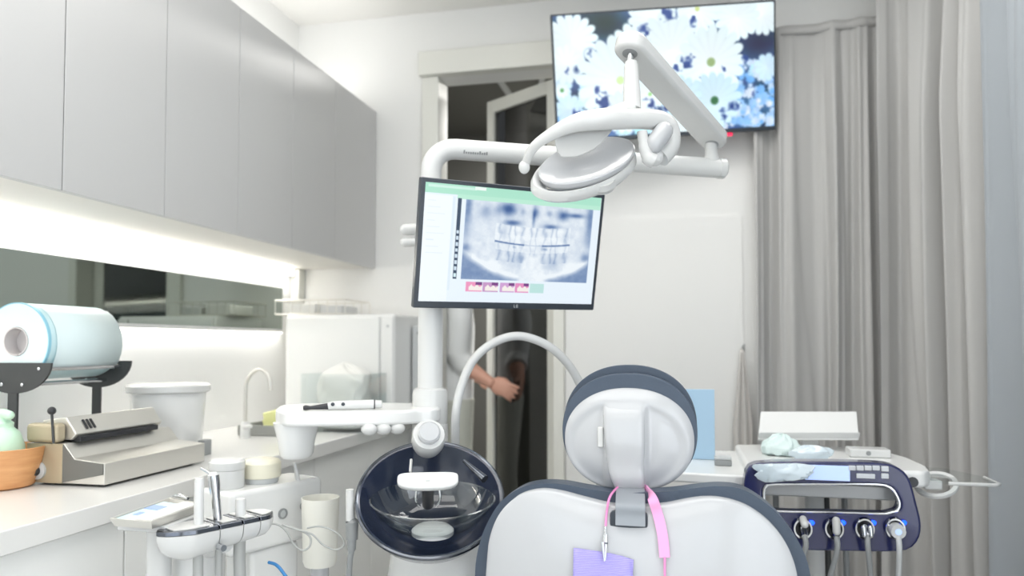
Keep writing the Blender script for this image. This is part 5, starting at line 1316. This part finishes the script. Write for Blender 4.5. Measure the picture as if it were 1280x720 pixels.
limb(b, [sholder, (-.005, .175, 1.22), elb, (.055, .20, .998), wri, (.135, .262, .935)], [.052, .046, .040, .038, .027, .026])
elb2 = (.02, -.20, 1.06); wri2 = (.20, -.09, .955)
limb(b, [(0, -.165, 1.345), (.005, -.185, 1.22), elb2, (.11, -.15, 1.0), wri2, (.22, -.07, .945)], [.052, .046, .040, .038, .027, .026])
def hand(b, wr_, dirv, side, curl=.5):
    d = Vector(dirv).normalized(); up_ = Vector((0, 0, 1)); s = d.cross(up_).normalized() * side; dn_ = s.cross(d) if s.cross(d).z < 0 else d.cross(s)
    c = Vector(wr_)
    # palm seen edge on: flat along d and up_, thin along s
    Rp = frame(d, s, d.cross(s)); b.ball(c + d * .045, (.052, .017, .042), 20, Rp)
    upv = (up_ - d * up_.dot(d)).normalized()
    for i, (off, ln) in enumerate(((.030, .072), (.010, .080), (-.010, .074), (-.028, .058))):
        p0 = c + d * .078 + upv * off; cur = []
        ang = 0; p = p0.copy(); cur.append(p.copy())
        for k in range(3):
            ang += curl * (.35 + .12 * k) + i * .06
            dd = d * cos(ang) - s * sin(ang) + upv * (-.10 * i); p = p + dd.normalized() * (ln / 2.7); cur.append(p.copy())
        b.tube([c + d * .05 + upv * off * .8] + cur, [.0105, .0102, .0092, .0085, .0066], 12)
    t0 = c + d * .022 + upv * .03
    b.tube([c + d * .015 + upv * .012, t0 - s * .008, t0 + d * .03 - s * .022 + upv * .008, t0 + d * .055 - s * .03 + upv * .002], [.014, .0125, .0105, .0078], 12)
hd = Vector((.85, .10, -.38))
hand(b, W(*wri) + hd.normalized() * .012, hd, 1, .55)
hd2 = f_ * .62 + l_ * .55 + Vector((0, 0, -.3))
hand(b, W(*wri2) + hd2.normalized() * .03, hd2, -1, .6)
b.build('body', 'skin', root, remesh=.005, smooth=3)
# clothes
b = MB()
ell(b, [(0, 0, .82, .125, .19), (0, 0, .92, .128, .19), (.01, 0, 1.05, .122, .17), (.01, 0, 1.2, .125, .18), (0, 0, 1.32, .118, .19), (0, 0, 1.39, .085, .145), (0, 0, 1.425, .056, .068)])
for s_ in (-1, 1):
    e2 = (.02, .205 * s_, 1.06)
    if s_ < 0:
        limb(b, [(0, .15 * s_, 1.35), (.0, .185 * s_, 1.24), (.015, .205 * s_, 1.08), (.045, .19 * s_, 1.03), (.075, .168 * s_, 1.012)], [.072, .066, .066, .062, .056])
        limb(b, [(.06, .178 * s_, 1.02), (.09, .158 * s_, 1.005)], [.060, .058])
    else:
        limb(b, [(0, .15, 1.35), (-.003, .18, 1.24), (-.012, .16, 1.08), (.015, .172, 1.035), (.038, .188, 1.015)], [.072, .064, .062, .058, .054])
        limb(b, [(.022, .178, 1.028), (.046, .194, 1.008)], [.058, .056])
b.build('top', 'coat_white', root, remesh=.007, smooth=4)
b = MB()
ell(b, [(0, 0, .72, .10, .172), (0, 0, .82, .115, .178), (0, 0, .93, .118, .175)])
for s_ in (-1, 1):
    limb(b, [(0, .085 * s_, .86), (.012, .087 * s_, .62), (.015, .087 * s_, .46), (-.005, .087 * s_, .28), (-.01, .087 * s_, .09)], [.108, .088, .078, .074, .07])
b.build('trousers', 'trousers', root, remesh=.007, smooth=4)
b = MB(); Rh = Matrix.Rotation(FA, 3, 'Z')
b.ball(W(.005, 0, 1.60), (.098, .086, .105), 28, Rh); b.ball(W(-.045, 0, 1.54), (.06, .075, .10), 22, Rh); b.ball(W(-.10, 0, 1.52), (.035, .04, .07), 18, Rh)
b.build('hair', 'hair', root, remesh=.006, smooth=3)
for s_ in (-1, 1):
    MB().ball(W(.098, .03 * s_, 1.582), (.012, .012, .009), 14).build('eye', 'eye_white', root)
    MB().ball(W(.108, .03 * s_, 1.582), (.005, .005, .0055), 10).build('iris', 'hair', root)
    MB().capsule(W(.103, .045 * s_, 1.606), W(.112, .018 * s_, 1.608), .004, 10).build('eyebrow', 'hair', root)
    MB().ball(W(.055, .085 * s_, .038), (.14, .052, .042), 18, Rh).build('shoe', 'shoe', root)
MB().capsule(W(.1, -.022, 1.512), W(.1, .022, 1.512), .0065, 10).build('mouth', 'lip', root)
